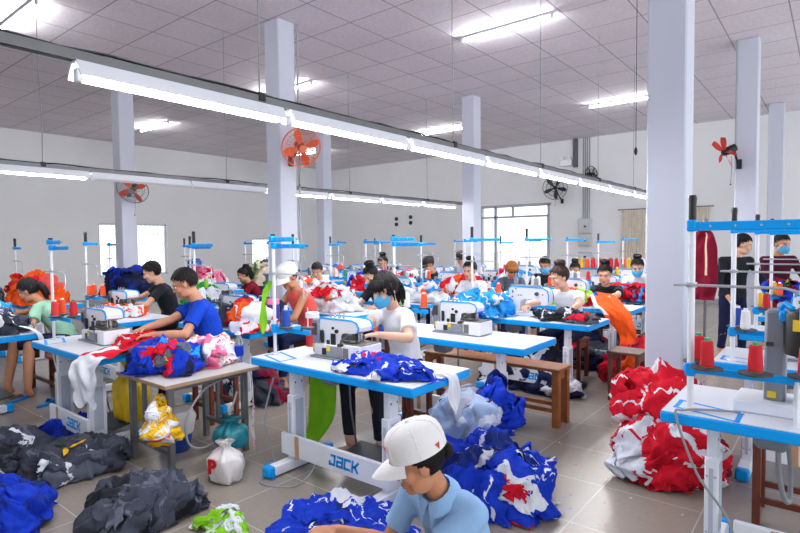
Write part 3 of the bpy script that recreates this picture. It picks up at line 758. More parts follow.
def hair_mb(style, seed):
    rg = np.random.RandomState(seed); b = MB()
    r = (.107, .091, .103)
    c = Vector((-.014, 0, .036))
    def keep(p):
        x, y, z = p
        if style == 'short': return z > (.072 if x > .055 else .012 + max(0, x) * .75 if x > -.03 else -.055)
        if style == 'crop': return z > (.07 if x > .06 else .022 + max(0, x) * .8 if x > -.035 else -.045)
        if style == 'bangs': return z > (.034 if x > .05 else -.045 if x > -.01 else -.085)
        return z > (.078 if x > .06 else .0 + max(0, x) * 1.2 if x > -.02 else -.06)
    nu, nv = 72, 40; vs = []; ks = [rg.uniform(0, 6) for _ in range(4)]
    for j in range(nv + 1):
        t = math.pi * j / nv * 0.86
        for i in range(nu):
            a = 2 * math.pi * i / nu
            q = 1 + .018 * math.sin(19 * a + 3 * t + ks[0]) + .014 * math.sin(31 * a - 2 * t + ks[1]) + .012 * math.sin(7 * a + 5 * t + ks[2]) + rg.uniform(-.006, .006)
            if style in ('short',): q += .03 * max(0, math.sin(6 * a + ks[3])) * math.sin(t) + 0.03
            if style == 'bangs': q += 0.03
            vs.append(c + Vector((r[0] * math.sin(t) * math.cos(a), r[1] * math.sin(t) * math.sin(a), r[2] * math.cos(t))) * q)
    fs = []
    for j in range(nv):
        for i in range(nu):
            f = (j * nu + i, (j + 1) * nu + i, (j + 1) * nu + (i + 1) % nu, j * nu + (i + 1) % nu)
            m = sum((vs[k] for k in f), Vector()) / 4
            if keep(m + Vector((0, 0, .012 * math.sin(9 * i + seed)))): fs.append(f)
    b.add(vs, fs)
    if style == 'bangs':
        for k in range(15):   # fringe and side locks
            y = -.07 + .01 * k; x = .085 * math.sqrt(max(0, 1 - (y / .098) ** 2))
            b.tube([(x * .75, y * .85, .1), (x + .018, y, .06), (x + .016, y * 1.03, .022 + .008 * math.sin(k * 2.1))], [.012, .012, .005], 6)
        for s in (-1, 1): b.tube([(.012, s * .085, .06), (.012, s * .092, 0), (.004, s * .088, -.05), (.004, s * .082, -.08)], [.014, .012, .008, .003], 7)
    def lock(pts, rad, n=7, sp=.014):
        for k in range(n):
            o = Vector(rg.uniform(-1, 1, 3)) * sp
            b.tube([Vector(p) + o * (1 + .35 * i) for i, p in enumerate(pts)], [rad * q for q in np.interp(np.linspace(0, 1, len(pts)), [0, .3, .8, 1], [.7, 1, .75, .2])], 7)
    if style in ('pony', 'bangs'): lock([(-.08, 0, .02), (-.115, 0, .01), (-.13, .0, -.04), (-.13, .0, -.1), (-.12, .0, -.16)], .021, 9)
    if style == 'tie': b.ell((-.115, 0, .0), (.03, .04, .035), 12, 8, 1)
    if style == 'highpony': lock([(-.05, 0, .115), (-.085, 0, .15), (-.13, 0, .12), (-.15, 0, .03), (-.15, 0, -.06), (-.14, 0, -.12)], .022)
    if style == 'bun':
        for k in range(12):
            a = k * .9; o = Vector((-.055 + .012 * math.sin(a * 3), .012 * math.cos(a), .15 + .006 * math.sin(a)))
            b.tube([o + Vector((.034 * math.cos(q + a), .034 * math.sin(q + a), .02 * math.sin(q * 2 + a))) for q in np.linspace(0, 4.5, 10)], [.006] + [.016] * 8 + [.004], 7)
        b.ell((-.05, 0, .135), (.04, .04, .035), 12, 8)
    return b

def cap_parts(Mh, hat, parent, m, logo=None):
    """baseball cap: crown, visor, top button"""
    cr = MB(); c = Vector((-.012, 0, .042)); rings = []
    for z, q in ((-.004, 1.0), (.03, 1.015), (.06, .99), (.082, .93), (.1, .8), (.112, .58), (.118, .3), (.12, .02)):
        rings.append([c + Vector((.118 * q * math.cos(a), .1 * q * math.sin(a), z)) for a in np.linspace(0, 2 * math.pi, 33)[:-1]])
    cr.loft(rings, 0); cr.ell(c + Vector((0, 0, .121)), (.01, .01, .006), 10, 6)
    for k in range(6):
        a = math.pi / 6 + k * math.pi / 3
        cr.tube([c + Vector((.119 * q * math.cos(a), .101 * q * math.sin(a), z + .0005)) for z, q in ((0, 1.0), (.03, 1.015), (.06, .99), (.082, .93), (.1, .8), (.112, .58), (.118, .3))], .0014, 5)
    mats = [m]
    if logo:
        mats += [logo[0]]
        for (a, z, s) in logo[1]:
            ct = c + Vector((.121 * math.cos(a), .103 * math.sin(a), z)); tn = Vector((-math.sin(a), math.cos(a), 0)); nn = Vector((math.cos(a), math.sin(a), .0))
            cr.add([ct - tn * s, ct + tn * s * .9, ct - Vector((0, 0, 1.9 * s)) + tn * s * .1, ct - tn * s + nn * .001], [(0, 1, 2)], 1)
    o = cr.xf(Mh).build('cap', mats, parent, 60)
    vi = MB(); P = np.zeros((9, 17, 3)); 
    for j in range(9):
        for i in range(17):
            a = -1.0 + 2.0 * i / 16; q = j / 8; rr = .1 + q * .08 * (math.cos(a * 1.52) ** .5)
            P[j, i] = (c.x + .004 + (rr + .018) * math.cos(a), (.094 + .006 * q) * math.sin(a) * 1.02, c.z - .002 - .028 * q * q - .02 * q * (math.sin(a) ** 2))
    Q = P.copy(); Q[:, :, 2] -= .004
    vi.grid(P, 16, 8); vi.grid(Q[:, ::-1], 16, 8)
    for i in range(16): vi.add([P[8, i], P[8, i + 1], Q[8, i + 1], Q[8, i]], [(0, 1, 2, 3)])
    vi.xf(Mh).build('visor', m, parent, 60)

def person(label, head, yaw, lean=22, pitch=25, hyaw=0, hands=None, skin='mid', hair='short', hcol='black', shirt=None, sleeve='short', pants=None,
           mask=False, cap=None, caplogo=None, fem=False, stand=False, vox=0.008, knee=None, bare=False, curl=.55, seed=1, hat_only=False, legs=True, group=None, shorts=False, roll=0, collar=False, seat_z=None, footz=0.0):
    hx, hy, hz = head; fwd = Vector((math.cos(R(yaw)), math.sin(R(yaw)), 0)); lf = Vector((-fwd.y, fwd.x, 0)); up = Vector((0, 0, 1))
    sc = 0.94 if fem else 1.0; W = 0.165 if fem else 0.19
    HS = 1.06
    root = empty('person', (hx - fwd.x * .2, hy - fwd.y * .2, 0), label, 'person', 0, group); O = Vector(root.location)
    Hc = Vector(head) - O
    Mh = Matrix.Translation(Hc) @ Matrix.Rotation(R(yaw + hyaw), 4, 'Z') @ Matrix.Rotation(R(pitch), 4, 'Y') @ Matrix.Rotation(R(roll), 4, 'X') @ Matrix.Scale(HS, 4)
    axis = fwd * math.sin(R(lean)) + up * math.cos(R(lean)); fr = (fwd * math.cos(R(lean)) - up * math.sin(R(lean)))
    hdn = (Mh.to_3x3() @ Vector((-.25, 0, -1))).normalized()
    N = Hc + hdn * .115 - axis * .055 - fwd * .012
    LT = 0.5 * sc; P = N - axis * LT - fwd * .02
    mid = (N + P) / 2 - fr * .03
    def spine(t):
        return P * (1 - t) ** 2 + mid * 2 * t * (1 - t) + N * t * t
    S = {s: spine(.88) + lf * (s * W) + fr * .01 for s in (1, -1)}
    body = MB()
    hm = head_mb(); body.join(hm, Mh)
    body.cap(spine(.97), Hc + hdn * .03, .054 if fem else .062, .05 if fem else .056, 14)
    body.cap(P, spine(.5), .1, .09); body.cap(spine(.5), spine(.76), .09, .085)
    if not shirt or sleeve == 'none': body.cap(spine(.6), spine(.8), .09, .09)
    for s in (1, -1): body.cap(spine(.84) , S[s], .06, .048, 12); body.cap(spine(.95), S[s], .03, .038, 10)
    la, lb = .29 * sc, .25 * sc; arms = {}
    hands = hands or {}
    for s in (1, -1):
        h = hands.get(s)
        if h is None: T = S[s] + fwd * .38 - up * .28 - lf * s * .05; pole = -up * 1.0 + lf * s * .7; nrm = up
        else:
            T = Vector(h[0]) - O; pole = h[1] if len(h) > 1 and h[1] else (-up * .8 + lf * s * .8 - fwd * .3); nrm = h[2] if len(h) > 2 else up
        E, T = ik(S[s], T, la, lb, pole); arms[s] = (E, T)
        body.cap(S[s], E, .047 * sc, .037 * sc, 14); body.cap(E, E.lerp(T, .35), .037 * sc, .039 * sc, 14); body.cap(E.lerp(T, .35), T, .038 * sc, .025 * sc, 14)
        d = (T - E).normalized(); dd = (d + fwd * .35 - up * .15).normalized() if not stand else d
        hand(body, T, dd, nrm, fwd * .2 - lf * s if not stand else fwd, curl)
    hip = {s: P + lf * (s * .085) - axis * .02 for s in (1, -1)}; kn = {}; an = {}
    for s in (1, -1):
        if stand:
            kn[s] = Vector((hip[s].x, hip[s].y, .48)) + fwd * (.03 + .04 * s) + lf * s * .02; an[s] = Vector((kn[s].x, kn[s].y, .09)) - fwd * (.04 - .02 * s)
        else:
            kk = (knee or {}).get(s)
            kn[s] = (Vector(kk[0]) - O) if kk else Vector((hip[s].x, hip[s].y, max(hip[s].z - .06, .42))) + fwd * .42 + lf * s * .06
            an[s] = (Vector(kk[1]) - O) if kk else Vector((kn[s].x, kn[s].y, .09)) + fwd * .02
        if legs:
            body.cap(hip[s], kn[s], .082, .056, 14); body.cap(kn[s], kn[s].lerp(an[s], .35), .054, .055, 14); body.cap(kn[s].lerp(an[s], .35), an[s], .055, .036, 14)
            fo = an[s] + fwd * .13 + lf * s * .02; fo.z = .03 + footz; hl = an[s] - fwd * .03; hl.z = .035 + footz
            body.cap(hl, fo, .034, .03, 12); body.cap(an[s], hl, .036, .034, 10)
            for q in range(5): body.cap(fo + lf * ((q - 2) * .016), fo + lf * ((q - 2) * .018) + fwd * (.045 - abs(q - 1.5) * .006) - up * .012, .011, .0095, 8)
    co, no, fs = remesh(body, vox, 3)
    bm_ = MB(); bm_.v = [tuple(p) for p in co]; bm_.f = fs; bm_.m = [0] * len(fs)
    face_mb(bm_, Mh, 1)
    bm_.build('body', [SKIN[skin], LIP, EYEW, EYED], root, 180, fix=False)
    # shirt
    if shirt:
        sh = MB(); tab = [(-.10, .125, .175), (.08, .122, .168), (.28, .115, .155), (.5, .123, .165), (.72, .125, .178), (.86, .1, .172), (.94, .078, .125), (1.0, .066, .078)]
        k2 = .93 if fem else 1.04
        sh.loft([ring(spine(t) if t >= 0 else P + axis * (t * LT), fr * (a * k2), lf * (bq * k2)) for t, a, bq in tab])
        for s in (1, -1):
            E, T = arms[s]
            if sleeve == 'none': continue
            sh.cap(spine(.84) + lf * s * .08, S[s], .085, .062, 14); sh.cap(spine(.93), S[s], .05, .052, 14)
            if sleeve == 'short':
                c1 = S[s].lerp(E, .68); sh.cyl(S[s] - (E - S[s]) * .05, c1, .062, .066, 18); sh.ell(S[s], .062, 14, 10)
            else:
                sh.cap(S[s], E, .06, .05, 16); w2 = E.lerp(T, .86 if sleeve == 'long' else .45); sh.cyl(E, w2, .05, .04 if sleeve == 'long' else .05, 16)
        if collar:
            sh.lathe  # (collar is a part of its own below)
        co, no, fs = remesh(sh, max(vox, .009), 4); co = wrinkle(co, no, seed, .011)
        b2 = MB(); b2.v = [tuple(p) for p in co]; b2.f = fs; b2.m = [0] * len(fs)
        if isinstance(shirt, tuple):
            b2.m = [1 if shirt[1](np.mean([((Vector(co[i]) - P).dot(axis) / LT, (Vector(co[i]) - P).dot(lf), (Vector(co[i]) - P).dot(fr)) for i in f[:1]], axis=0)) else 0 for f in fs]
            b2.build('shirt', [shirt[0], shirt[2]], root, 180, fix=False)
        else: b2.build('shirt', shirt, root, 180, fix=False)
        if collar:
            cb = MB(); n0 = spine(.985)
            for s in (1, -1):
                P0 = np.zeros((4, 9, 3))
                for i in range(9):
                    a = math.pi * (1 - i / 8.0)
                    for j in range(4):
                        q = j / 3; rr = .062 + .034 * q
                        v = n0 + fr * (math.cos(a) * rr * 1.05 + .012) + lf * (s * math.sin(a) * rr) + axis * (.05 - .052 * q - .03 * (i / 8) ** 2 + .01 * math.sin(math.pi * q))
                        if i == 8: v = v + fr * (.02 * q) - axis * .045 * q + lf * s * .03 * q
                        P0[j, i] = v
                cb.grid(P0, 8, 3); cb.grid(P0[:, ::-1] * 1 + np.array(axis) * -.003, 8, 3)
            cb.build('collar', shirt if not isinstance(shirt, tuple) else shirt[0], root, 180, fix=False)
    if pants and legs:
        pn = MB(); pn.cap(P - axis * .01, P + axis * .07, .12, .10, 16)
        for s in (1, -1):
            pn.cap(hip[s], kn[s] if not shorts else hip[s].lerp(kn[s], .8), .094, .068, 14)
            if not shorts: pn.cyl(kn[s], an[s] + (kn[s] - an[s]) * .1, .066, .052, 16); pn.ell(kn[s], .066, 14, 10)
            else: pn.cyl(hip[s], hip[s].lerp(kn[s], .96), .09, .075, 16)
        co, no, fs = remesh(pn, max(vox, .01), 4); co = wrinkle(co, no, seed + 9, .009, 18)
        b2 = MB(); b2.v = [tuple(p) for p in co]; b2.f = fs; b2.m = [0] * len(fs); b2.build('trousers' if not shorts else 'shorts', pants, root, 180, fix=False)
    if hair:
        h_ = hair_mb(hair, seed)
        if cap:
            # hair under a cap: keep only what shows below its rim
            hv = [Vector(p) for p in h_.v]; keep = [i for i, f in enumerate(h_.f) if sum(hv[k].z for k in f) / len(f) < .055]
            h_.f = [h_.f[i] for i in keep]; h_.m = [0] * len(h_.f)
        h_.xf(Mh).build('hair', [HAIR[hcol], mat('hair_tie', (160, 20, 110), .7)], root, 180)
    if mask:
        mk = MB(); P0 = np.zeros((10, 19, 3))
        for j in range(10):
            z = -.006 - .108 * j / 9
            for i in range(19):
                a = -1.25 + 2.5 * i / 18; bul = math.sin(math.pi * (j + .6) / 10.5)
                rx = .083 + .03 * bul * math.cos(a) ** 2; ry = .066 + .01 * bul
                P0[j, i] = (.012 + rx * math.cos(a) + .003 * math.sin(j * 2.2), ry * math.sin(a), z * (1 - .25 * abs(a) / 1.25) - .012 * abs(a) / 1.25)
        mk.grid(P0, 18, 9)
        for s in (0, 18):
            sg = -1 if s == 0 else 1
            for j in (0, 9): mk.tube([P0[j, s], (.02, sg * .079, -.01 - .004 * j), (-.02, sg * .086, .012 - .004 * j)], .0016, 5)
        mk.xf(Mh).build('face_mask', MASKM, root, 180)
    if cap: cap_parts(Mh, cap, root, cap, caplogo)
    return root, dict(P=P + O, N=N + O, S={s: S[s] + O for s in S}, Mh=Matrix.Translation(O) @ Mh, fr=fr, lf=lf, axis=axis, O=O, spine=lambda t: spine(t) + O)
# ---------------------------------------------------------------- rows of work stations
ROWS = dict(A=(2.735, 2.61, 1.5, 7), B=(1.995, 4.87, 1.26, 8), C=(1.595, 6.60, 1.28, 8), D=(1.6, 9.15, 1.28, 8), R=(3.155, 0.01, 1.3, 4))
RN = dict(A='row under the front rail', B='row behind the front rail', C='row under the rear rail', D='row by the left wall', R='row right of the aisle')
PITCH = 1.37
first_t = {}; first_m = {}; first_s = {}
TAB = {}
def place(src, key, maker, loc, label, rz=0.0, group=None):
    if key not in src:
        o = maker(label); o.location = loc; o.rotation_euler = (0, 0, rz); src[key] = o
        if group: o['group'] = group
        return o
    return dup(src[key], loc, rz, label, group)
STK = {}
for rn, (x0, yc, L, n) in ROWS.items():
    for k in range(n):
        if rn == 'D' and k == 0: continue
        x = x0 + (1.41 if rn == 'A' else PITCH) * k; w = ORD[k] if rn != 'D' else ORD[k - 1]
        place(first_t, rn, lambda lb: make_table(L, lb, True, .2, -.1) if rn == 'R' else make_table(L, lb), (x, yc, 0), 'blue edged sewing table, %s from the front in the %s' % (w, RN[rn]), 0, 'sewing tables')
        TAB[(rn, k)] = (x, yc)
        # machine
        lock = (rn, k) in (('A', 2), ('A', 5), ('B', 3), ('B', 4), ('C', 4), ('D', 3), ('B', 6), ('R', 2), ('A', 3))
        my = yc + {'A': 0.14, 'B': 0.06, 'C': 0.06, 'D': 0.06, 'R': 0.05}[rn] - (0.1 if (rn, k) in (('A', 2), ('A', 1)) else 0)
        if (rn, k) != ('R', 0):
            place(first_m, lock, make_lockstitch if lock else make_overlock, (x + 0.08, my, TH + .002), 'white %s machine with blue trim, %s table of the %s' % ('flat bed' if lock else 'overlock', w, RN[rn]), 0, 'sewing machines')
        # thread stand at the far end of the table
        var = {('A', 0): 'n', ('A', 1): 'n', ('A', 2): 'h', ('A', 3): 'h', ('B', 0): 'n', ('B', 1): 'h2', ('R', 0): 'h1', ('C', 1): 'h'}.get((rn, k), 'n1' if (k + len(rn + RN[rn])) % 2 else 'h1')
        mk = {'n': lambda lb: make_stand(lb, False, ((0.86, 0.27), (0.81, 0.34))), 'h': lambda lb: make_stand(lb, True, ((0.85, 0.38),)), 'h2': lambda lb: make_stand(lb, True, ((0.82, 0.4), (0.8, 0.3))),
              'n1': lambda lb: make_stand(lb, False, ((0.84, 0.3),)), 'h1': lambda lb: make_stand(lb, True, ((0.8, 0.32),))}[var]
        sl = (x - 0.165, yc + L / 2 - 0.10, TH + .002)
        if rn == 'R': mk = lambda lb: make_stand(lb, True, ((0.89, 0.95),), 4, .72, True); var = 'R'
        if rn == 'R': sl = (x - 0.225, yc + L / 2 - 0.115, TH + .002)
        place(first_s, var, mk, sl, 'white thread stand with %s, %s table of the %s' % ('black grip' if 'h' in var or var == 'R' else 'blue arms', w, RN[rn]), 0, 'thread stands')
        STK[(rn, k)] = sl
# cones on the stands
CM = {k: mat('thread_' + k, v, 0.7, var=0.04, vscale=60) for k, v in dict(red=(206, 22, 40), orange=(244, 84, 30), blue=(24, 72, 168), white=(232, 234, 238), lime=(134, 214, 40), yellow=(240, 190, 30), green=(30, 130, 66), salmon=(236, 60, 66)).items()}
CPROTO = {}
def cone(kind, loc, label, group):
    if kind not in CPROTO:
        o = make_cone(label, CM[kind], mat('green_core', (60, 170, 120), 0.5) if kind == 'red' else PLAST); o.location = loc; CPROTO[kind] = o
        o['group'] = group; return o
    return dup(CPROTO[kind], loc, 0, label, group)
def disc_pos(key, q):
    x, y, z = STK[key]; return (x + (.075, -.06, -.055, 0)[q], y + (-.02, -.08, -.27, -.45)[q], z + 0.231) if key[0] == 'R' else (x + (-.05 if q % 2 else .05), y - .07 - .12 * q, z + .231)
PL = ['at the pole end', 'second from the pole', 'third from the pole', 'at the outer end']
SETS = {('A', 0): ['blue', 'blue', None, None], ('B', 0): ['orange', 'salmon', 'red', None], ('R', 0): ['red', 'red', 'red', 'red'], ('A', 1): ['lime', 'white', 'orange', None], ('A', 2): ['white', 'white', 'orange', None], ('A', 3): ['white', 'white', 'orange', None],
        ('A', 4): ['white', 'white', 'red', None], ('B', 1): ['white', 'white', None, None], ('B', 2): ['lime', 'white', None, None], ('B', 3): ['yellow', 'lime', 'red', None], ('B', 4): ['white', 'orange', None, None], ('B', 5): ['white', 'blue', 'white', None],
        ('C', 1): ['orange', 'orange', 'orange', None], ('C', 2): ['lime', 'lime', 'lime', None], ('C', 3): ['white', 'white', None, None], ('C', 4): ['yellow', 'white', 'green', None], ('C', 5): ['white', 'red', None, None], ('D', 2): ['lime', 'lime', None, None],
        ('D', 3): ['white', 'green', None, None], ('D', 4): ['white', 'white', None, None], ('R', 1): ['blue', 'white', 'white', None], ('R', 2): ['yellow', 'red', None, None], ('R', 3): ['yellow', 'orange', None, None], ('B', 6): ['orange', 'yellow', None, None], ('A', 5): ['red', 'orange', 'yellow', None]}
for key, lst in SETS.items():
    w = ORD[key[1]] if key[0] != 'D' else ORD[key[1] - 1]
    for q, kd in enumerate(lst):
        if kd: cone(kd, disc_pos(key, q), '%s thread cone %s, %s table of the %s' % (kd, PL[q], w, RN[key[0]]), 'thread cones on the stands')

# grey machine with a black motor on the near table at the right edge of the photo
t = empty('overlock_machine', (3.16, 0.18, TH + .002), 'grey heavy sewing machine with black motor at the right edge of the photo', 'sewing machine')
b = MB(); b.box((0, -0.02, 0.03), (0.26, 0.44, 0.06), 1, 0.008); b.box((0.0, 0.04, 0.27), (0.13, 0.085, 0.44), 0, 0.012); b.box((0.0, -0.14, 0.4), (0.12, 0.3, 0.12), 0, 0.02); b.box((-0.067, 0.06, 0.33), (0.005, 0.03, 0.02), 2); b.box((-0.067, 0.05, 0.09), (0.004, 0.035, 0.03), 3); b.build('frame', [GREY, WHITE, DGREY, YEL], t)
m = MB(); m.lathe([(0.03, -0.13), (0.068, -0.12), (0.07, 0.06), (0.06, 0.08), (0.03, 0.085)], 22, (-0.11, -0.07, 0.42)); m.box((-0.182, -0.07, 0.44), (0.006, 0.075, 0.05), 1); m.cyl((-0.11, -0.07, 0.22), (-0.11, -0.07, 0.29), 0.02, n=12, mi=2); m.build('motor', [BLACK, YEL, CHROME], t)
g = MB(); g.tube([(-0.06, 0.02, 0.5), (-0.1, -0.0, 0.53), (-0.13, -0.03, 0.51)], 0.012, 8); g.box((-0.07, 0.0, 0.47), (0.09, 0.05, 0.05), 0, 0.01); g.build('blue_guide', BLUE, t)
n = MB(); n.box((-0.05, -0.14, 0.09), (0.12, 0.2, 0.08), 0, 0.01); n.cyl((-0.05, -0.14, 0.12), (-0.05, -0.14, 0.36), 0.012, n=10, mi=1); n.box((-0.05, -0.14, 0.075), (0.09, 0.05, 0.02), 1); n.build('needle_head', [PLAST, CHROME], t)

# small grey work table between the first two rows
t = empty('work_table', (2.2, 3.83, 0), 'small grey steel legged table holding the colourful garment heap', 'table')
gt = mat('grey_table_top', (196, 194, 196), 0.5, var=0.05); ge = mat('worn_edge', (158, 132, 108), 0.6, var=0.15)
MB().box((0, 0, 0.645), (0.76, 0.72, 0.026), 1, 0.003).box((0, 0, 0.6585), (0.75, 0.71, 0.003), 0).build('tabletop', [gt, ge], t)
for sx in (-1, 1):
    for sy in (-1, 1): MB().box((sx * 0.3, sy * 0.27, 0.316), (0.042, 0.042, 0.632), 0, 0.003).build('leg', STEEL, t)
for s in (-1, 1):
    MB().box((s * 0.3, 0, 0.16), (0.03, 0.5, 0.03)).box((s * 0.3, 0.09, 0.39), (0.026, 0.026, 0.46)).build('stretcher', STEEL, t, 0)
    MB().box((0, s * 0.27, 0.612), (0.56, 0.025, 0.04)).build('apron', STEEL, t, 0)

# benches and stools
t = make_stool('long orange brown wooden bench beside the second table of the front row', WOOD_O, 'bench', 0.28, 1.42, 0.51, 'bench', 0.06); t.location = (4.53, 2.52, 0)
t = make_stool('red brown wooden bench under the woman in the mint green shirt', WOOD_R, 'bench', 0.3, 1.2, 0.44, 'bench', 0.05); t.location = (2.28, 6.52, 0)
for (x, y, lb, m, h) in ((5.66, 1.62, 'dark brown wooden stool at the end of the bench, in the aisle', WOOD_D, 0.5), (6.75, 1.62, 'dark brown wooden stool beside the heap of red and orange garments', WOOD_D, 0.5),
                         (3.72, 0.2, 'red brown wooden stool tucked behind the nearest table at the right', WOOD_R, 0.55), (3.39, 2.08, 'dark brown stool almost hidden under pale blue garments', WOOD_D, 0.46)):
    make_stool(lb, m, h=h).location = (x, y, 0)
STOOL0 = []
def seat_for(p, what, z):
    lb = 'brown wooden stool under the %s' % what
    if not STOOL0:
        o = make_stool(lb, WOOD_R, h=0.45); STOOL0.append(o); o.location = (p.x, p.y, 0); o['group'] = 'workers stools'; o.scale = (1, 1, max(.6, z / .45)); return o
    o = dup(STOOL0[0], (p.x, p.y, 0), 0, lb, 'workers stools'); o.scale = (1, 1, max(.6, z / .45)); return o

# ---------------------------------------------------------------- the workers
def worker(what, label, head, yaw, seat=True, **k):
    r, d = person(label, head, yaw, **k)
    if seat: seat_for(d['P'], what, d['P'].z - 0.115)
    return r, d
U = Vector((0, 0, 1))
LOGO = mat('cap_logo', (206, 70, 60), 0.6)
# woman in the white cap, nearest
r, d = person('woman in white baseball cap and light blue shirt bending over the blue garments', (1.77, 1.33, 0.70), 176, lean=24, pitch=20, hyaw=-40, vox=.0055, skin='tan', hair='tie', hcol='black',
       hands={-1: ((1.68, 1.72, 0.32), (-.2, .4, -1), U), 1: ((1.42, 1.5, 0.24), None, U)}, shirt=cloth('light_blue_shirt', (150, 190, 232), .05), sleeve='short', pants=CL['navy'], cap=mat('cap_white', (240, 240, 240), .8, bump=.2, bscale=120), caplogo=(LOGO, [(2.25, .03, .014), (.25, .075, .016), (-.35, .055, .006)]),
       fem=True, collar=True, seed=3, curl=.6, knee={1: ((1.42, 1.3, .30), (1.28, 1.5, .06)), -1: ((1.62, 1.72, .22), (1.4, 1.62, .06))}, footz=0)
b = make_stool('low wooden stool under the woman in the white cap', WOOD_R, h=max(.1, d['P'].z - .115)); b.location = (d['P'].x, d['P'].y, 0)
# embroidered mark on the chest
from mathutils.bvhtree import BVHTree
_sh = [o for o in r.children if o.name.startswith('shirt')][0]
_bv = BVHTree.FromPolygons([v.co for v in _sh.data.vertices], [tuple(p.vertices) for p in _sh.data.polygons])
c = d['spine'](.70) + d['lf'] * .085 + d['fr'] * .4 - d['O']; _hit = _bv.ray_cast(c, -d['fr'])[0]
em = MB(); c = (_hit or c) + d['fr'] * .001
ex, ey = d['lf'], d['axis']
for rr, a0, a1 in ((.022, 2.6, 6.6), (.012, 2.2, 5.4)): em.tube([c + ex * (rr * math.cos(a)) + ey * (rr * math.sin(a) + .02) for a in np.linspace(a0, a1, 14)], .003, 5)
for k in range(6): em.box(c + ex * (-.035 + .014 * k) - ey * .014, (.008, .008, .008), 0, 0)
em.build('embroidered_mark', CL['pink'], r, 0)

worker('masked woman in white', 'woman in white t-shirt and blue face mask sewing at the nearest full table', (3.30, 2.80, 1.225), 165, lean=14, pitch=19, hyaw=8, vox=.0055, skin='light', hair='bangs', mask=True, fem=True,
       hands={1: ((2.99, 2.60, 0.93), (.2, -.9, -.5), U), -1: ((2.97, 2.80, 0.93), (.2, .9, -.6), U)}, shirt=cloth('white_tshirt', (238, 240, 246), .04), pants=CL['black'], seed=4, knee={1: ((2.98, 2.62, .53), (3.02, 2.62, .1)), -1: ((2.98, 2.92, .53), (2.94, 2.86, .1))})
worker('man in royal blue', 'man in royal blue t-shirt working at the table with the red cloth', (2.60, 4.55, 1.25), 152, lean=14, pitch=24, hyaw=-10, vox=.006, skin='mid', hair='crop',
       hands={1: ((2.22, 4.40, .86), (.2, -.9, -.6), U), -1: ((2.2, 4.66, .86), None, U)}, shirt=cloth('blue_tshirt', (16, 66, 190), .06), pants=CL['navy'], seed=5)
worker('man in black t-shirt', 'man in black printed t-shirt sewing orange garments left of the tall column', (3.55, 7.02, 1.24), 152, lean=14, pitch=22, hyaw=-4, vox=.007, skin='light', hair='short',
       hands={1: ((3.12, 6.86, .86), (.1, -.8, -.6), U), -1: ((3.1, 7.1, .86), None, U)}, shirt=(CL['black'], lambda q: .28 < q[0] < .40 and abs(q[1]) < .1 and q[2] > .05 and (int((q[1] + 1) * 60) % 3 > 0), mat('print_orange', (190, 96, 40), .7)), pants=CL['black'], seed=6)
r, d = person('woman in mint green t-shirt and navy shorts bent over dark garments at the left', (2.17, 7.10, 1.10), 140, lean=30, pitch=30, hyaw=-2, vox=.006, skin='tan', hair='pony', fem=True,
       hands={1: ((1.93, 6.86, .86), (.3, -.8, -.7), U), -1: ((1.8, 7.15, .86), None, U)}, shirt=cloth('mint_tshirt', (150, 196, 170), .06), pants=CL['navy'], shorts=True, seed=7, knee={1: ((2.06, 6.8, .52), (1.99, 6.66, .09)), -1: ((2.0, 7.06, .52), (1.9, 6.98, .09))})
seat_for(d['P'], 'woman in mint green', d['P'].z - .115)
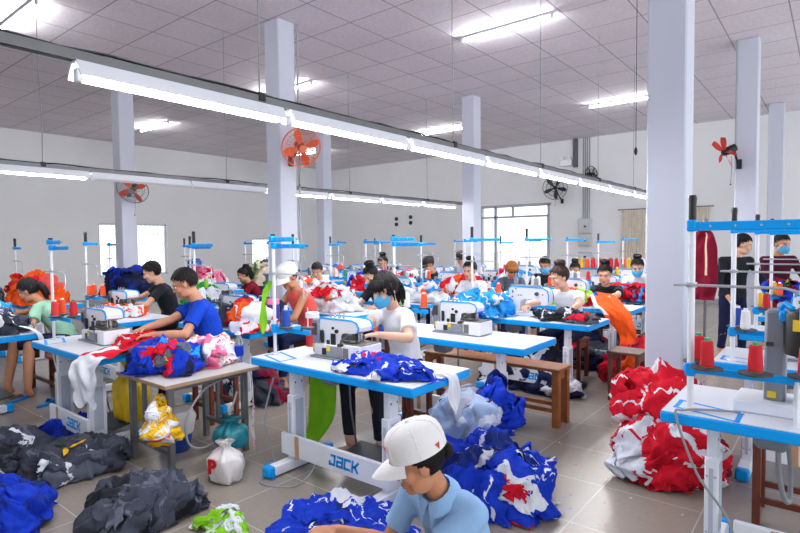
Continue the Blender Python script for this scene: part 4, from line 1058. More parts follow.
P_ = [
 ('woman in maroon', 'woman in maroon t-shirt with high ponytail near the left wall', (6.4, 9.06, 1.0), 155, dict(lean=25, pitch=22, hair='highpony', shirt=CL['maroon'], fem=True)),
 ('man in the coral vest', 'man in white cap and sleeveless coral vest beside the tall column', (4.0, 4.82, 1.22), 165, dict(lean=20, pitch=26, hair='crop', shirt=CL['coral'], sleeve='none', cap=MATS['cap_white'], skin='tan', hyaw=20)),
 ('worker in the white polo', 'dark haired worker in white and navy top right of the tall column', (6.4, 6.95, 1.13), 170, dict(lean=18, pitch=26, hair='short', shirt=CL['white'], skin='light', hyaw=40)),
 ('long haired woman looking down', 'dark haired woman looking down behind the masked woman in white', (5.42, 4.84, 1.16), 165, dict(lean=18, pitch=30, hair='bun', shirt=CL['black'], fem=True, skin='light', hyaw=15)),
 ('worker half hidden', 'black haired worker in pale shirt half hidden near the rear light rail', (7.75, 6.62, 1.22), 190, dict(lean=10, pitch=20, hair='bun', shirt=CL['cream'], fem=True, hyaw=20)),
 ('worker in the black cap', 'worker in black cap and black shirt below the middle column', (7.75, 5.58, 1.21), 172, dict(lean=18, pitch=24, hair='crop', shirt=CL['black'], cap=BLACK, hyaw=-10)),
 ('smiling woman with top knot', 'woman with black top knot and white blouse below the middle column', (6.75, 4.12, 1.19), 180, dict(lean=14, pitch=14, hair='bun', shirt=CL['white'], fem=True, skin='light')),
 ('worker in the dark hat', 'worker in tall dark hat at the back beside the entrance', (10.0, 6.32, 1.24), 180, dict(lean=8, pitch=10, hair='crop', shirt=CL['grey'], cap=BLACK)),
 ('orange haired woman', 'woman with dyed orange hair and grey top in front of the entrance', (7.95, 4.07, 1.14), 215, dict(lean=18, pitch=34, hair='bangs', hcol='orange', shirt=CL['slate'], fem=True)),
 ('masked worker in black', 'short haired worker with blue mask and black shirt right of the entrance', (8.75, 3.86, 1.19), 190, dict(lean=14, pitch=20, hair='short', shirt=CL['black'], mask=True)),
 ('woman in pink', 'woman in pink blouse in front of the switch boxes', (10.0, 3.82, 1.06), 200, dict(lean=20, pitch=20, hair='bun', shirt=cloth('pink_blouse', (238, 172, 168)), fem=True)),
 ('woman in white with bun', 'woman in white t-shirt with brown bun at the third front table', (6.02, 2.48, 1.18), 172, dict(lean=16, pitch=18, hair='bun', hcol='brown', shirt=MATS['white_tshirt'], fem=True, skin='light', hyaw=-30, vox=.007, hands={1: ((5.5, 2.16, .86), (.2, -.9, -.5), U), -1: ((5.58, 2.7, .87), None, U)})),
 ('woman with orange cloth', 'woman in black t-shirt holding a bright orange garment', (7.43, 2.43, 1.14), 188, dict(lean=16, pitch=16, hair='bun', shirt=CL['black'], fem=True, skin='light', hands={1: ((7.0, 2.2, .9), None, U), -1: ((7.02, 2.52, .9), None, U)})),
 ('masked woman in plaid', 'woman in white checked shirt and blue mask next to the big white column', (8.85, 2.40, 1.18), 195, dict(lean=14, pitch=22, hair='bun', shirt=CL['white'], fem=True, mask=True, skin='light', sleeve='long')),
]
for i, (what, lb, hd, yw, kw) in enumerate(P_):
    kw.setdefault('vox', .009); worker(what, lb, hd, yw, seed=20 + i, pants=CL['navy'], **kw)
person('man in black jacket standing in the aisle with hands by his sides', (8.42, 0.97, 1.525), 225, lean=5, pitch=16, hyaw=55, vox=.007, skin='light', hair='crop', shirt=CL['black'], sleeve='long', pants=CL['navy'], stand=True, seed=40,
       hands={1: ((8.33, .66, .82), (0, -.5, -.4), (1, -.6, 0)), -1: ((8.12, 1.08, .84), (.3, .6, 0), (-.3, 1, 0))})
person('man in maroon shirt and blue mask standing behind the black jacket', (9.22, 0.60, 1.525), 215, lean=3, pitch=10, hyaw=10, vox=.008, skin='mid', hair='crop', shirt=cloth('plum_shirt', (70, 20, 44)), sleeve='long', pants=CL['black'], stand=True, seed=41, mask=True)
# ---------------------------------------------------------------- garments
C_ = CL
CH = [C_['charcoal'], C_['slate'], C_['white'], C_['black']]
heap('garment_heap', 'heap of dark grey garments on the floor at the left edge', (1.22, 4.72), .28, .28, .16, CH, 1, 46, (.2, .13), weights=[6, 3, .6, 1.2], alt=[1, 0, 0, 0], panel=.5)
heap('garment_heap', 'low heap of dark grey garments with a yellow strip on top', (1.54, 4.25), .29, .28, .12, CH, 2, 46, (.2, .13), weights=[6, 3, .7, 1.2], alt=[1, 2, 0, 0], panel=.5)
heap('garment_heap', 'heap of dark grey garments in front of the small grey table', (1.52, 3.20), .27, .25, .13, CH, 3, 46, (.18, .12), weights=[7, 3, .4, 1.4], alt=[1, 0, 0, 0], panel=.4)
heap('garment_heap', 'royal blue garments heaped in the lower left corner', (0.93, 3.70), .20, .22, .17, [C_['royal'], C_['dblue'], C_['red']], 4, 26, (.18, .13), weights=[6, 1.5, .05], alt=[1, 0, 0], panel=.3)
heap('garment', 'royal blue garment lying behind the dark grey heaps', (1.80, 5.0), .16, .18, .12, [C_['royal'], C_['dblue'], C_['white']], 5, 14, (.15, .1), weights=[5, 1, .4], cat='garment', kind='thing')
BW = [C_['royal'], C_['white'], C_['red'], C_['dblue']]
heap('garment_heap', 'royal blue and white garments on the floor in front of the woman in the cap', (2.08, 2.10), .34, .36, .06, BW, 6, 44, (.2, .14), weights=[6, 1.3, .3, .9], alt=[1, 0, 1, 0], panel=.3)
heap('garment_heap', 'large heap of royal blue and white garments behind the woman in the cap', (2.99, 1.69), .34, .33, .25, BW, 7, 64, (.2, .13), weights=[6, 1.1, .4, .9], alt=[1, 0, 1, 1], panel=.3, amp=.04)
RD = [C_['red'], C_['white'], C_['navy'], C_['maroon']]
heap('garment_heap', 'wide lower heap of red and white garments at the foot of the big column', (4.03, 0.87), .30, .26, .34, RD, 8, 70, (.2, .14), weights=[7, 2.0, .35, .7], alt=[1, 0, 0, 0], panel=.5, power=2.8, amp=.035)
heap('garment_heap', 'upper heap of red and white garments leaning on the big column', (4.19, 0.99), .23, .21, .32, RD, 28, 44, (.2, .14), z0=.26, weights=[6, 2.4, .2, .5], alt=[1, 0, 0, 0], panel=.6, power=2.8, amp=.035)
heap('garment_heap', 'royal blue garments with white piping heaped on the nearest full table', (2.63, 2.24), .18, .32, .05, BW, 9, 46, (.15, .1), z0=TH, weights=[7, .6, .6, .8], alt=[1, 0, 1, 0], panel=.3, spill=.8)
heap('garment_heap', 'mixed royal blue, red and orange garments heaped on the small grey table', (2.10, 3.93), .2, .25, .14, [C_['royal'], C_['red'], C_['sky'], C_['orange'], C_['navy'], C_['slate'], C_['yellow']], 110, 64, (.13, .09), z0=.66, weights=[4, 2, 2.2, 1.9, 1.3, 1.7, 1.5], alt=[4, 0, 0, 1, 0, 0, 0], panel=.35, spill=.8, amp=.04)
fl = mat('floral_cloth', (240, 220, 226), .85)
def floral(m):
    nt = m.node_tree; b = nt.nodes['Principled BSDF']; tc = nt.nodes.new('ShaderNodeTexCoord'); v = nt.nodes.new('ShaderNodeTexVoronoi'); v.inputs['Scale'].default_value = 26
    nt.links.new(tc.outputs['Object'], v.inputs['Vector']); cr = nt.nodes.new('ShaderNodeValToRGB'); e = cr.color_ramp.elements
    e[0].color = (*lin((226, 60, 110)), 1); e[0].position = .32; e[1].color = (*lin((244, 232, 236)), 1); e[1].position = .36
    mx = nt.nodes.new('ShaderNodeMix'); mx.data_type = 'RGBA'; mx.inputs['Factor'].default_value = .0
    hs = nt.nodes.new('ShaderNodeValToRGB'); h = hs.color_ramp.elements; hs.color_ramp.interpolation = 'CONSTANT'
    h[0].color = (*lin((232, 70, 130)), 1); h[1].color = (*lin((240, 150, 40)), 1); h[1].position = .4; q = h.new(.7); q.color = (*lin((70, 80, 180)), 1)
    sp = nt.nodes.new('ShaderNodeSeparateColor'); nt.links.new(v.outputs['Color'], sp.inputs[0]); nt.links.new(sp.outputs[0], hs.inputs[0])
    st = nt.nodes.new('ShaderNodeMath'); st.operation = 'LESS_THAN'; st.inputs[1].default_value = .34; nt.links.new(v.outputs['Distance'], st.inputs[0])
    nt.links.new(st.outputs[0], mx.inputs['Factor']); mx.inputs['A'].default_value = (*lin((244, 228, 234)), 1); nt.links.new(hs.outputs[0], mx.inputs['B']); nt.links.new(mx.outputs['Result'], b.inputs['Base Color'])
floral(fl)
heap('garment_heap', 'pink floral cloth heaped beside the water bottle', (2.42, 3.88), .13, .2, .14, [fl, C_['pink'], C_['white']], 11, 18, (.1, .08), z0=.66, weights=[6, .6, .8], alt=[1, 0, 0], spill=.7)
strip('cloth_strip', 'pink floral cloth strip hanging from the small grey table', [((2.53, 3.62, .64), (.0, .03, 0)), ((2.535, 3.53, .63), (.02, .03, 0)), ((2.50, 3.45, .40), (.03, .05, 0)), ((2.47, 3.42, .25), (.04, .04, 0)), ((2.44, 3.36, .06), (.015, .02, 0))], [fl], 3, rip=.02)
heap('garment_heap', 'pale blue and grey garments draped over the low stool', (3.38, 2.09), .18, .2, .30, [C_['pale'], C_['grey'], C_['royal'], C_['white']], 12, 44, (.24, .15), z0=.15, weights=[6, 3, .3, 1.2], alt=[1, 0, 3, 0], panel=.35, power=5, amp=.018, lay=.04)
heap('garment', 'royal blue garment hanging over the right side of the stool', (3.54, 1.94), .08, .1, .32, [C_['royal'], C_['dblue'], C_['white']], 13, 22, (.11, .08), z0=.18, weights=[6, 1.6, .3], cat='garment', kind='thing', power=4)
heap('garment_heap', 'heap of red garments on the floor below the orange garment', (6.35, 1.62), .38, .30, .42, [C_['red'], C_['maroon'], C_['white'], C_['orange']], 14, 40, (.2, .14), weights=[5, 2, .8, 1.2], alt=[1, 0, 0, 0])
heap('garment_heap', 'small heap of orange and white garments in the aisle beside the red heap', (5.35, 1.25), .24, .24, .2, [C_['orange'], C_['red'], C_['white']], 15, 22, (.15, .1), weights=[4, 2, 1], alt=[2, 0, 0])
strip('garment', 'bright orange garment hanging off the table of the woman in black', [((7.1, 2.42, .93), (0, .1, 0)), ((6.95, 2.3, .90), (.02, .16, 0)), ((6.6, 2.1, .82), (.05, .2, 0)), ((6.46, 1.95, .72), (.08, .18, 0)), ((6.42, 1.85, .5), (.1, .14, 0)), ((6.40, 1.82, .36), (.06, .09, 0))], [C_['orange'], C_['white'], C_['royal']], 5, 20, 40, .05, 14, 'garment', None, lambda u, v: 1 if (u > .75 and v < .6) else (2 if (v < .18 and u > .3) else 0))
# cloth spread on the second-row table and hanging off its end
strip('garment', 'long red and white garment trailing off the second row table by the yellow bag', [((2.45, 4.62, .83), (-.05, .16, 0)), ((2.2, 4.5, .815), (-.05, .2, 0)), ((1.95, 4.36, .80), (-.06, .16, 0)), ((1.72, 4.27, .79), (-.06, .12, 0)), ((1.62, 4.24, .73), (-.05, .11, 0)), ((1.6, 4.2, .6), (-.04, .1, 0)), ((1.6, 4.2, .46), (-.03, .1, 0))],
      [C_['red'], C_['white'], C_['navy']], 6, 20, 50, .03, 16, 'garment', None, lambda u, v: 1 if v > .5 or abs(u - .1 - v * .6) < .16 else (2 if abs(u - .3 - v * .6) < .05 else 0), jag=.03)
heap('garment_heap', 'red garments spread on the table in front of the man in royal blue', (2.2, 4.55), .2, .24, .04, [C_['red'], C_['white'], C_['maroon']], 16, 18, (.16, .11), z0=TH, weights=[7, .5, .4], alt=[1, 0, 0], spill=.7)
strip('cloth_strip', 'white cloth hanging over the near corner of the nearest full table', [((2.76, 1.98, .79), (.05, -.02, 0)), ((2.79, 1.88, .79), (.05, -.03, 0)), ((2.81, 1.835, .75), (.04, -.01, 0)), ((2.81, 1.83, .64), (.055, -.0, 0)), ((2.81, 1.825, .55), (.02, .0, 0))], [C_['white']], 8, rip=.02, jag=.02)
strip('cloth', 'bright green cloth hanging under the nearest full table', [((2.92, 3.08, .70), (0, .12, 0)), ((2.9, 3.08, .55), (0, .15, 0)), ((2.88, 3.12, .3), (.02, .17, 0)), ((2.84, 3.16, .12), (.03, .12, 0)), ((2.7, 3.22, .03), (.03, .1, 0))], [cloth('lime_cloth', (134, 204, 34), .08)], 9, 24, 40, .035, 12)
heap('garment_heap', 'orange and white garments in front of the man in the black t-shirt', (3.0, 6.62), .2, .28, .08, [C_['orange'], C_['white'], C_['red']], 17, 34, (.12, .08), z0=TH, weights=[6, 1.2, .8], alt=[1, 0, 0], spill=.8)
heap('garment_heap', 'dark grey garments with white ties on the table at the left edge', (1.62, 6.35), .25, .32, .13, [C_['charcoal'], C_['white'], C_['navy']], 18, 30, (.15, .1), z0=TH, weights=[5, 1, 1.4], alt=[1, 0, 0], spill=.8)
heap('garment_heap', 'light blue garments beside the woman in mint green', (1.72, 6.98), .2, .2, .17, [C_['sky'], C_['white'], C_['royal']], 19, 24, (.12, .09), z0=TH, weights=[6, 1, .6], alt=[1, 0, 0], spill=.8)
strip('cloth_strip', 'white tie hanging off the table at the left edge', [((1.78, 6.1, .84), (.02, .02, 0)), ((1.86, 5.99, .80), (.02, .015, 0)), ((1.9, 5.93, .72), (.022, .0, 0)), ((1.9, 5.93, .52), (.02, .0, 0))], [C_['white']], 10, rip=.008)
heap('garment_heap', 'sky blue and white garments between the second front machine and the worker behind', (5.38, 3.12), .22, .3, .2, [C_['sky'], C_['white'], C_['royal']], 20, 30, (.15, .1), z0=TH, weights=[5, 2, 1], alt=[1, 0, 1], spill=.8)
heap('garment', 'black and white striped garment under the hands of the woman with the bun', (5.48, 2.2), .16, .3, .07, [C_['black'], C_['white'], C_['charcoal']], 21, 16, (.13, .05), z0=TH, weights=[3, 2, 2], spill=.8, cat='garment', kind='thing', panel=.9)
heap('garment', 'slate grey piece with red edge on the third front table', (5.4, 1.98), .12, .14, .05, [C_['slate'], C_['red'], C_['royal']], 22, 8, (.1, .07), z0=TH, weights=[4, 1, 1], spill=.6, cat='garment', kind='thing')
# heaps on the tables farther back
FAR = [((2.9, 9.2), .3, .5, .34, ['orange', 'red', 'coral'], 'orange and red garments heaped by the left wall'), ((4.25, 9.2), .32, .55, .38, ['navy', 'dblue', 'royal'], 'navy blue garments heaped on the table by the left wall'), ((2.4, 10.4), .5, .5, 1.0, ['charcoal', 'slate', 'navy'], 'dark garments piled high at the far left'),
       ((5.6, 9.2), .3, .5, .32, ['pink', 'red', 'white'], 'pink and red garments heaped by the left wall in front of the window'), ((7.0, 9.2), .3, .5, .4, ['cream', 'slate', 'green'], 'olive and cream garments piled below the window'), ((4.3, 6.9), .25, .3, .18, ['green', 'white', 'slate'], 'green and white garments on the third table under the rear rail'),
       ((5.7, 6.6), .26, .4, .2, ['white', 'red', 'orange'], 'white and red garments under the rear light rail left of the column'), ((4.75, 4.9), .26, .36, .22, ['white', 'red', 'orange', 'slate'], 'white and red striped garments beside the man in the coral vest'), ((3.35, 4.6), .26, .3, .18, ['slate', 'charcoal', 'navy'], 'dark grey garments on the second table of the second row'),
       ((6.15, 4.6), .26, .4, .18, ['white', 'sky', 'orange'], 'white and sky blue garments on the second row behind the masked woman'), ((7.1, 6.3), .26, .4, .26, ['red', 'white', 'royal'], 'red and white bundles under the rear light rail'), ((7.5, 4.7), .26, .4, .22, ['orange', 'white', 'red'], 'orange garments on the second row beside the worker in the black cap'),
       ((8.9, 4.5), .26, .4, .22, ['sky', 'white', 'red'], 'blue and white garments on the second row near the entrance'), ((6.95, 2.7), .24, .3, .14, ['red', 'orange', 'lime'], 'red and orange garments with a lime piece on the fourth front table'), ((7.95, 2.2), .2, .34, .15, ['red', 'maroon', 'sky'], 'dark red garments in front of the masked woman in plaid'),
       ((8.5, 6.6), .25, .4, .2, ['white', 'slate', 'red'], 'white garments at the back under the rear light rail'), ((9.0, 9.2), .3, .5, .25, ['white', 'sky', 'coral'], 'white and blue garments on the back table by the left wall'), ((3.22, 4.42), .2, .18, .2, ['white', 'red', 'orange'], 'red and white striped garments left of the man in the coral vest'), ((5.5, 2.6), .25, .5, .34, ['navy', 'white', 'black'], 'dark and white garments stowed under the third front table'), ((6.85, 2.5), .25, .4, .34, ['navy', 'slate', 'red'], 'navy garments stowed under the fourth front table'), ((3.4, 4.75), .25, .4, .3, ['charcoal', 'navy', 'maroon'], 'dark garments stowed under the second table of the second row'), ((7.27, .2), .25, .4, .3, ['maroon', 'lime', 'royal'], 'dark red and green garments behind the man in the black jacket')]
for i, (c, rx, ry, h, cs, lb) in enumerate(FAR):
    heap('garment_heap', lb, c, rx, ry, h, [C_[q] for q in cs], 50 + i, 20, (.17, .12), z0=0 if c == (2.4, 10.4) or 'stowed' in lb else TH, grid=14, spill=.75)

# dark red clothes hanging on the post behind the column
t = empty('hanging_clothes', (7.55, 1.27, 0), 'dark red clothes hanging from a hook right of the big column', 'clothes')
MB().cyl((0.1, 0, 0), (0.1, 0, 1.85), .018, n=10).cyl((.1, 0, 0), (.1, 0, .02), .16, n=18).tube([(.1, 0, 1.83), (.02, 0, 1.86), (-.03, 0, 1.80)], .01, 6).build('coat_stand', STEEL, t)
strip('x', '', [((-.03, 0, 1.74), (.0, .03, 0)), ((-.03, 0, 1.62), (.02, .12, 0)), ((-.04, .0, 1.2), (.02, .15, 0)), ((-.05, 0, .86), (.02, .13, 0))], [C_['maroon'], C_['cream']], 30, 20, 30, .05, 14, parent=t, fm=lambda u, v: 1 if (abs(u + .2) < .12 and .2 < v < .7) else 0).name = 'red_jacket'

# ---------------------------------------------------------------- small things
def tagm(o, lb, cat, group=None): return tag(o, lb, cat, group)
strip('cloth_strip', 'lime green strip tied to the thread stand of the nearest full table', [((2.57, 3.29, 1.32), (.012, -.01, 0)), ((2.56, 3.34, 1.25), (.018, -.016, 0)), ((2.55, 3.36, 1.15), (.01, -.012, 0)), ((2.55, 3.37, 1.02), (.02, -.022, 0)), ((2.55, 3.38, .92), (.008, -.008, 0))], [C_['lime']], 40, rip=.015)
# water bottle
t = empty('water_bottle', (2.56, 3.70, .66), 'clear water bottle with blue label on the small grey table', 'bottle')
PET = mat('clear_plastic', (225, 236, 244), .12, trans=.85)
MB().lathe([(.028, 0), (.034, .008), (.034, .07), (.032, .075), (.034, .08), (.034, .15), (.03, .185), (.014, .215), (.014, .225)], 20).build('bottle', PET, t)
MB().lathe([(.0345, .055), (.0352, .056), (.0352, .135), (.0345, .136)], 20).build('label_band', C_['royal'], t); MB().lathe([(.016, .222), (.016, .242), (.012, .244)], 14).build('bottle_cap', PLAST, t)
# flask, jars and bottles on the second row
def bottle(loc, lb, r, h, m, lid, cap_h=.05, name='flask', cat='flask'):
    t = empty(name, loc, lb, cat); MB().lathe([(r * .95, 0), (r, .006), (r, h * .85), (r * .92, h)], 20).build('body', m, t); MB().lathe([(r * 1.02, h * .97), (r * 1.02, h + cap_h), (r * .9, h + cap_h + .006)], 20).build('lid', lid, t); return t
PINKP = mat('pink_plastic', (236, 130, 176), .4); DBL = mat('blue_flask', (40, 50, 150), .35)
bottle((3.42, 4.36, TH), 'dark blue flask with pink lid left of the nearest machine', .062, .24, DBL, PINKP, .04)
bottle((3.56, 4.05, TH + 0), 'red jar with white lid between the nearest machine and the column', .075, .10, REDP, PLAST, .03, 'jar', 'jar') if False else None
bottle((2.98, 3.3, TH), 'red jar with white lid at the end of the nearest full table', .055, .24, REDP, PLAST, .03, 'jar', 'jar')
LIMEP = mat('lime_plastic', (110, 200, 50), .4)
bottle((4.04, 3.36, TH), 'lime green bottle with pink cap behind the masked woman', .035, .17, LIMEP, PINKP, .03, 'bottle', 'bottle')
bottle((4.3, 3.36, TH), 'grey plastic jar with blue lid behind the masked woman', .045, .13, GREY, BLUE, .03, 'jar', 'jar')
for i, (kd, x, y) in enumerate((('blue', 3.84, 3.3), ('lime', 3.9, 3.36), ('orange', 3.83, 3.37))): cone(kd, (x, y, TH + .003), '%s thread cone standing on the table behind the hands of the masked woman' % kd, 'cones behind the masked woman')
# blue water dispenser bottle
t = empty('water_cooler', (5.9, 9.95, 0), 'blue water dispenser bottle on a white stand near the left wall', 'water dispenser')
MB().box((0, 0, .46), (.3, .3, .92), 0, .02).box((-.155, 0, .62), (.01, .2, .2), 1).build('stand', [PLAST, GREY], t)
MB().lathe([(.05, .92), (.05, .96), (.13, 1.0), (.135, 1.1), (.128, 1.12), (.135, 1.14), (.135, 1.27), (.1, 1.32), (.05, 1.33)], 24).build('bottle', mat('blue_bottle', (30, 90, 200), .2, trans=.3), t)
bottle((5.1, 2.0 + 1.25, TH), 'small white thread box by the stand of the third front table', .04, .1, PLAST, GREY, .01, 'jar', 'jar')
# red-white bag, teal bag, yellow bags, bin
def bag(name, lb, loc, r, h, m, seed, mark=None, cat='bag', neck=.3, lobes=6):
    rg = np.random.RandomState(seed); t = empty(name, loc, lb, cat); b = MB(); n = 40; rings = []
    ks = rg.uniform(0, 6, 6)
    for j in range(22):
        q = j / 21; prof = (.86 + .2 * math.sin(math.pi * min(1, q * 1.3))) if q < .62 else np.interp(q, [.62, .82, .88, 1], [1.0, neck, neck * .9, neck * 1.7])
        if q == 0: prof = .7
        rr = []
        for i in range(n):
            a = 2 * math.pi * i / n; w = 1 + (.05 + .1 * q) * math.sin(lobes * a + ks[0] + 2 * q) + .05 * math.sin(11 * a + 7 * q + ks[1]) + .04 * math.sin(5 * a - 9 * q + ks[2])
            sq = (abs(math.cos(a)) ** 4 + abs(math.sin(a)) ** 4) ** -.12
            rr.append(Vector((r[0] * prof * w * sq * math.cos(a), r[1] * prof * w * sq * math.sin(a), h * q + .006 * math.sin(8 * a + ks[3]) * (1 if j else 0))))
        rings.append(rr)
    b.loft(rings); b.build('sack', m, t, 180)
    return t
PB = mat('white_bag', (236, 232, 232), .5, bump=.4, bscale=40)
t = bag('carrier_bag', 'white plastic carrier bag with red letter P on the floor under the grey table', (2.10, 3.22, 0), (.10, .12, 0), .27, PB, 1)
mk = text_mb('P', .13, frame((-.112, -.01, .12), (.301, -.954, 0), (0, 0, 1), (-.954, -.301, 0)), .04, .004); mk.build('red_letter', REDP, t, 0)
bag('plastic_bag', 'teal plastic bag knotted above the white carrier bag', (2.24, 3.36, .16), (.10, .12, 0), .2, mat('teal_bag', (14, 120, 136), .45, bump=.4, bscale=40), 2, neck=.4)
bag('plastic_bag', 'large yellow bag hanging under the second row table', (2.12, 4.62, .14), (.11, .16, 0), .50, mat('yellow_bag', (240, 200, 24), .5, bump=.4, bscale=30), 3)
heap('cloth_bundle', 'yellow and white cloth bundle tied to the leg of the grey table', (1.80, 3.54), .04, .05, .2, [C_['yellow'], C_['white'], C_['orange']], 33, 18, (.045, .03), z0=.25, weights=[6, 1.6, 1], cat='cloth', kind='thing', power=4)
t = empty('bucket', (2.18, 4.0, 0), 'blue bucket lined with white plastic under the grey table', 'bucket')
MB().lathe([(.09, 0), (.1, .01), (.125, .2), (.13, .2), (.13, .21)], 24).build('pail', mat('blue_pail', (24, 70, 170), .4), t); MB().lathe([(.126, .14), (.136, .2), (.15, .26), (.12, .32), (.09, .33)], 18).build('liner', PB, t)
heap('cloth', 'small green and white cloth on the floor at the bottom edge', (1.72, 2.66), .1, .12, .05, [C_['lime'], C_['white']], 34, 8, (.09, .06), weights=[3, 2], kind='thing')
strip('cloth_strip', 'crumpled yellow strip on the dark grey heap', [((1.62, 4.22, .20), (.015, .015, 0)), ((1.58, 4.18, .215), (.02, .01, .0)), ((1.52, 4.14, .205), (.03, .01, .0)), ((1.47, 4.17, .195), (.03, .01, .0)), ((1.43, 4.1, .17), (.02, .02, 0))], [C_['yellow']], 11, rip=.012)
heap('cloth', 'orange and lime scraps at the foot of the dark grey heap', (1.35, 4.42), .05, .1, .035, [C_['orange'], C_['lime']], 35, 8, (.05, .03), kind='thing')
for x, y, a, lb in ((2.02, 6.2, .5, 'blue slipper under the table at the left edge'), (2.36, 3.06, 1.0, 'blue slipper beside the blue foot cap of the nearest full table'), (1.9, 6.62, .6, 'blue slipper under the foot of the woman in mint green')):
    t = empty('slipper', (x, y, 0), lb, 'slipper', a); sh = MB()
    sh.loft([[Vector((px * sx, .045 * w * math.sin(k), z)) + Vector((.042 * w * math.cos(k) * .3, 0, 0)) for k in np.linspace(0, 6.28, 13)[:-1]] for px, sx, w, z in ((0, 1, 1, 0), (0, 1, 1, .001))])
    pl = [(.13 * math.cos(k), (.045 if math.cos(k) > 0 else .036) * math.sin(k)) for k in np.linspace(0, 6.28, 25)[:-1]]
    MB().prism(pl, (0, 0, 0.001), (1, 0, 0), (0, 1, 0), (0, 0, .02)).build('sole', BLUE2, t, 30)
    P = np.zeros((7, 11, 3))
    for j in range(7):
        for i in range(11): q = math.pi * i / 10; P[j, i] = (.02 + .07 * j / 6, .044 * math.cos(q), .02 + (.04 - .018 * j / 6) * math.sin(q))
    MB().grid(P, 10, 6).build('strap', BLUE2, t, 180)
# cables and hoses
def cab(lb, pts, r=.006, m=None): 
    P = []; n = len(pts)
    for i in range(n - 1):
        for s in np.linspace(0, 1, 7)[:-1]:
            p0, p1, p2, p3 = [Vector(pts[max(0, min(n - 1, q))]) for q in (i - 1, i, i + 1, i + 2)]
            P.append(.5 * (2 * p1 + (p2 - p0) * s + (2 * p0 - 5 * p1 + 4 * p2 - p3) * s * s + (3 * p1 - p0 - 3 * p2 + p3) * s ** 3))
    P.append(Vector(pts[-1])); return tag(MB().tube(P, r, 7).build('cable', m or CABLE, None, 60), lb, 'cable')
cab('grey cable trailing from the nearest right hand table down its leg', [(2.98, .34, .785), (2.93, .48, .783), (2.865, .56, .782), (2.825, .585, .76), (2.85, .5, .5), (2.9, .38, .3), (3.0, .3, .02), (3.2, .2, .008)])
cab('grey hose looping under the small grey table', [(2.3, 3.55, .60), (2.12, 3.52, .55), (1.98, 3.5, .38), (2.0, 3.48, .2), (2.16, 3.46, .18), (2.3, 3.46, .36), (2.38, 3.48, .5)], .008)
cab('grey cable curling on the floor under the nearest full table', [(2.5, 3.2, .62), (2.45, 3.25, .3), (2.42, 3.1, .02), (2.2, 2.98, .008), (2.3, 2.75, .008), (2.45, 2.72, .1), (2.5, 2.85, .16), (2.46, 3.0, .25)])
cab('white cable hanging from the second row table beside the red stool', [(1.95, 5.5, .775), (1.86, 5.54, .74), (1.9, 5.52, .4), (1.96, 5.3, .03), (1.95, 4.8, .008)], .007, WHITE)
cab('grey hose hanging down to the stool at the right edge', [(3.1, .2, .72), (3.15, .2, .5), (3.2, .18, .34), (3.28, .16, .3), (3.3, .16, .45), (3.26, .17, .6)], .012)
# lint and thread scraps
rg = np.random.RandomState(5); b = MB()
for k in range(240):
    x, y = rg.uniform(1.0, 8.0), rg.uniform(.6, 6.2); s = rg.uniform(.004, .013); a = rg.uniform(0, 3)
    if k > 90: x, y = rg.uniform(2.5, 7.5), rg.uniform(.95, 1.75)
    b.add([(x + s * math.cos(a + q) * rg.uniform(.5, 1), y + s * math.sin(a + q) * rg.uniform(.5, 1), .003 + .004 * rg.uniform()) for q in (0, 1.2, 2.4, 3.6, 4.8)], [(0, 1, 2, 3, 4)], int(rg.choice(4, p=[.5, .25, .15, .1])))
tag(b.build('lint', [C_['white'], C_['red'], C_['royal'], C_['orange']], None, 0), 'scraps of thread and lint scattered over the tiled floor', 'lint', None, 'stuff')

# ---------------------------------------------------------------- fans
def fan(lb, hub, d, rad, blades, bm, cm, mount=None, cage=True, motor=BLACK, name='wall_fan', pend=True, tilt=.5):
    t = empty(name, hub, lb, 'fan'); d, u, v = tri_basis(d)
    M = frame((0, 0, 0), u, v, d)
    for k in range(blades):
        a0 = 2 * math.pi * k / blades + .4; P = np.zeros((7, 9, 3))
        for j in range(7):
            q = .16 + .78 * j / 6
            for i in range(9):
                w = (i / 8 - .5) * (.5 + .85 * math.sin(math.pi * min(1, .25 + .75 * j / 6))) * (2.2 / blades); a = a0 + w
                P[j, i] = (rad * q * math.cos(a), rad * q * math.sin(a), .1 * rad * (i / 8 - .5) * tilt * 4 * .6 + .015)
        b = MB().grid(P, 8, 6); b.xf(M); b.build('blade', bm, t, 180)
    m = MB(); m.lathe([(.03, -.16), (.055, -.15), (.06, -.03), (.05, 0), (.045, .03), (.03, .05), (.01, .055)], 18); m.xf(M); m.build('motor', motor, t)
    if cage:
        c = MB()
        for s in (-1, 1):
            for q in (.35, .7, 1.0): c.tube([(rad * q * math.cos(a), rad * q * math.sin(a), s * .09 * math.sqrt(max(0, 1 - q * q * .98))) for a in np.linspace(0, 2 * math.pi, 33)[:-1]], .0035 if q < 1 else .006, 5, 0, True)
            for k in range(28):
                a = 2 * math.pi * k / 28; c.tube([(rad * q * math.cos(a + .3 * q), rad * q * math.sin(a + .3 * q), s * .09 * math.sqrt(max(0, 1 - q * q * .98))) for q in (.15, .5, .8, 1.0)], .0018, 4)
        c.lathe([(.0, -.0), (.05, .085), (.05, .092), (.0, .094)], 14); c.xf(M); c.build('cage', cm, t)
    if mount:
        w = Vector(mount) - Vector(hub); bk = -d * .13; b = MB(); b.tube([bk, bk * .6 + w * .4 - U * .06, w - U * .08, w], .016, 8); b.box(w - U * .06, (.07, .07, .14), 0, .006); b.build('bracket', BLACK if motor == BLACK else motor, t)
    if pend: MB().tube([Vector((0, 0, -.1)) - d * .1, Vector((.01, .0, -.3)) - d * .1, Vector((0, .01, -.5)) - d * .1], .003, 5).ell(Vector((0, .01, -.51)) - d * .1, .012, 8, 6).build('pull_cord', BLACK, t)
    return t
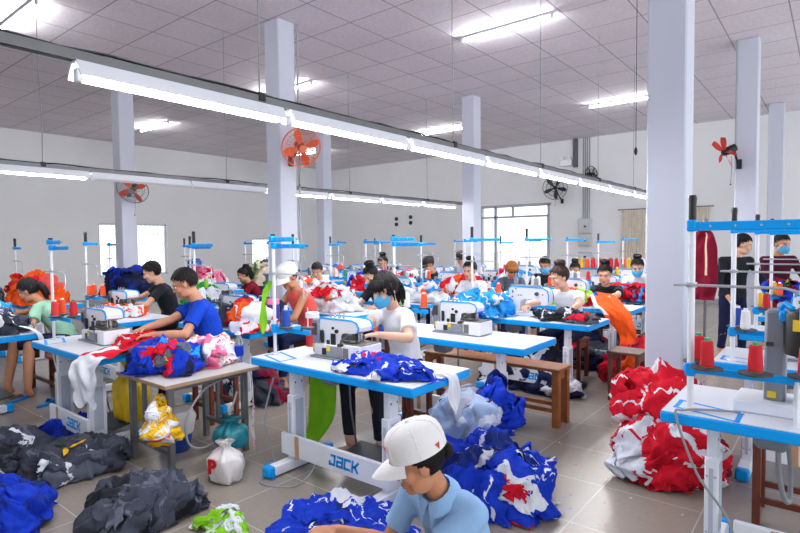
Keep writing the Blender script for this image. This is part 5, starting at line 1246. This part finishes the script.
ORG = mat('orange_fan', (244, 92, 40), .4); ORC = mat('orange_cage', (240, 130, 96), .4); GRC = mat('grey_cage', (150, 150, 152), .4)
fan('orange wall fan with orange cage on the near tall column below the light rail', (4.72, 5.38, 2.83), (-.35, -.75, -.35), .25, 4, ORG, ORC, (4.78, 5.67, 2.75), motor=mat('fan_motor_red', (150, 50, 30), .5))
fan('orange bladed fan on the far left column partly behind the rear rail', (4.68, 9.86, 2.60), (-.5, -.5, -.45), .27, 4, ORG, GRC, (4.75, 10.16, 2.62))
fan('uncaged red bladed fan with black motor on the right hand rear column', (9.18, 1.29, 2.86), (-.55, .75, -.45), .27, 5, mat('red_blades', (222, 60, 44), .45), GRC, (9.46, 1.15, 2.76), cage=False)
fan('large black wall fan beside the entrance', (15.05, 6.34, 3.12), (-.8, -.25, -.1), .34, 5, mat('black_blades', (60, 60, 64), .4), BLACK, (15.48, 6.3, 2.82))
fan('small black fan high on the far wall right of the entrance', (15.1, 5.32, 3.42), (-.4, -.85, 0), .22, 5, MATS['black_blades'], BLACK, (15.48, 5.4, 3.3), pend=False)
# ---------------------------------------------------------------- wall fittings
SWG = mat('switch_box_grey', (206, 210, 214), .45)
for i, (z, h, lb) in enumerate(((2.02, .42, 'topmost of the three grey electrical boxes on the far wall'), (1.62, .34, 'middle of the three grey electrical boxes on the far wall'), (1.16, .26, 'lowest of the three grey electrical boxes on the far wall'))):
    t = empty('switch_box', (XF, 5.6, z), lb, 'electrical box', 0, 'electrical boxes'); MB().box((-.07, 0, 0), (.14, .36, h), 0, .01).build('case', SWG, t); MB().box((-.146, 0, 0), (.012, .3, h - .08), 0, .004).build('lid', SWG, t); MB().box((-.155, -.02, -.02), (.012, .06, .05)).build('switch', BLACK, t)
for i, y in enumerate((5.5, 5.56, 5.62, 5.68)): tag(MB().tube([(XF - .03, y, 2.23), (XF - .03, y, 3.2), (XF - .03, y, H)], .014, 8).build('conduit', mat('conduit_grey', (168, 172, 178), .5)), ORD[i] + ' from the right of the grey conduits above the electrical boxes', 'conduit', 'conduits above the boxes')
tag(MB().box((XF - .05, 5.9, 4.1), (.1, .12, .8), 0, .01).build('cable_duct', mat('dark_duct', (92, 96, 104), .5)), 'dark cable duct high on the far wall beside the emergency lamp', 'cable duct')
t = empty('emergency_light', (XF, 6.16, 3.86), 'white emergency lamp with two spot heads high on the far wall', 'emergency light'); MB().box((-.05, 0, 0), (.1, .34, .2), 0, .015).build('case', PLAST, t)
for s in (-1, 1): MB().cyl((-.08, s * .1, .13), (-.16, s * .1, .12), .05, .06, 16).build('spot_head', PLAST, t)
for x, y, z0, z1, lb in ((4.92, 5.655, 0, H, 'thin grey conduit up the near tall column'), (9.45, 1.2, 2.9, H, 'thin grey conduit down the right hand rear column'), (4.92, 1.22, 1.0, H, 'thin grey conduit behind the big white column')):
    tag(MB().tube([(x, y, z0), (x, y, (z0 + z1) / 2), (x, y, z1)], .012, 8).build('conduit', MATS['conduit_grey']), lb, 'conduit')
for i, (y, z) in enumerate(((12.55, 2.46), (12.55, 2.26))): tag(MB().cyl((XF, y, z), (XF - .03, y, z), .07, n=14).build('wall_socket', BLACK), ['upper', 'lower'][i] + ' black round socket of the left pair on the far wall', 'socket', 'black sockets')
for i, z in enumerate((2.50, 2.30)): tag(MB().cyl((XF, 11.9, z), (XF - .03, 11.9, z), .07, n=14).build('wall_socket', BLACK), ['upper', 'lower'][i] + ' black round socket of the right pair on the far wall', 'socket', 'black sockets')
t = empty('light_switch', (9.6, 1.0, 0), 'grey pull switch', 'switch'); bpy.data.objects.remove(t)
tag(MB().tube([(6.9, 1.9, H), (6.9, 1.9, 2.7)], .004, 5).ell((6.9, 1.9, 2.66), (.02, .02, .05), 10, 6).build('pull_switch', BLACK), 'black pull switch hanging on a thin cord right of the big column', 'switch')
# curtains at the far window
for i, (ya, yb, lb) in enumerate(((3.98, 4.62, 'beige curtain at the left half of the far window'), (2.5, 2.98, 'beige curtain at the right half of the far window'))):
    P = np.zeros((25, 49, 3))
    for j in range(25):
        for q in range(49): y = ya + (yb - ya) * q / 48; P[j, q] = (XF - .07 + .025 * math.sin(q * 1.15) * (.6 + .4 * j / 24), y, 2.42 - 1.6 * j / 24)
    tag(MB().grid(P, 48, 24).build('curtain', cloth('curtain_beige', (222, 212, 196)), None, 180, fix=False), lb, 'curtain', 'curtains')
tag(MB().cyl((XF - .07, 2.4, 2.43), (XF - .07, 4.7, 2.43), .014, n=10).box((XF - .035, 2.42, 2.43), (.07, .02, .03)).box((XF - .035, 4.68, 2.43), (.07, .02, .03)).build('curtain_rod', STEEL), 'steel curtain rod above the far window', 'curtain rod')
# cone rack by the far wall
t = empty('cone_rack', (11.3, 3.62, 0), 'shelf rack of spare thread cones behind the woman in pink', 'rack')
for z in (.55, 1.02): MB().box((0, 0, z), (.4, 1.5, .025)).build('shelf', BLUE2, t, 0)
for sx in (-1, 1):
    for sy in (-1, 1): MB().box((sx * .18, sy * .73, .62), (.035, .035, 1.24)).build('post', WHITE, t, 0)
cs = ['yellow', 'yellow', 'orange', 'red', 'red', 'orange', 'red', 'red', 'orange', 'yellow', 'red', 'orange']
for i, c in enumerate(cs):
    o = cone(c, (11.22, 4.26 - .118 * i, 1.034), '%s thread cone, %s along the rack by the far wall' % (c, (ORD + ['eleventh', 'twelfth'])[i]), 'cones on the rack'); o.scale = (1.6, 1.6, 1.6)
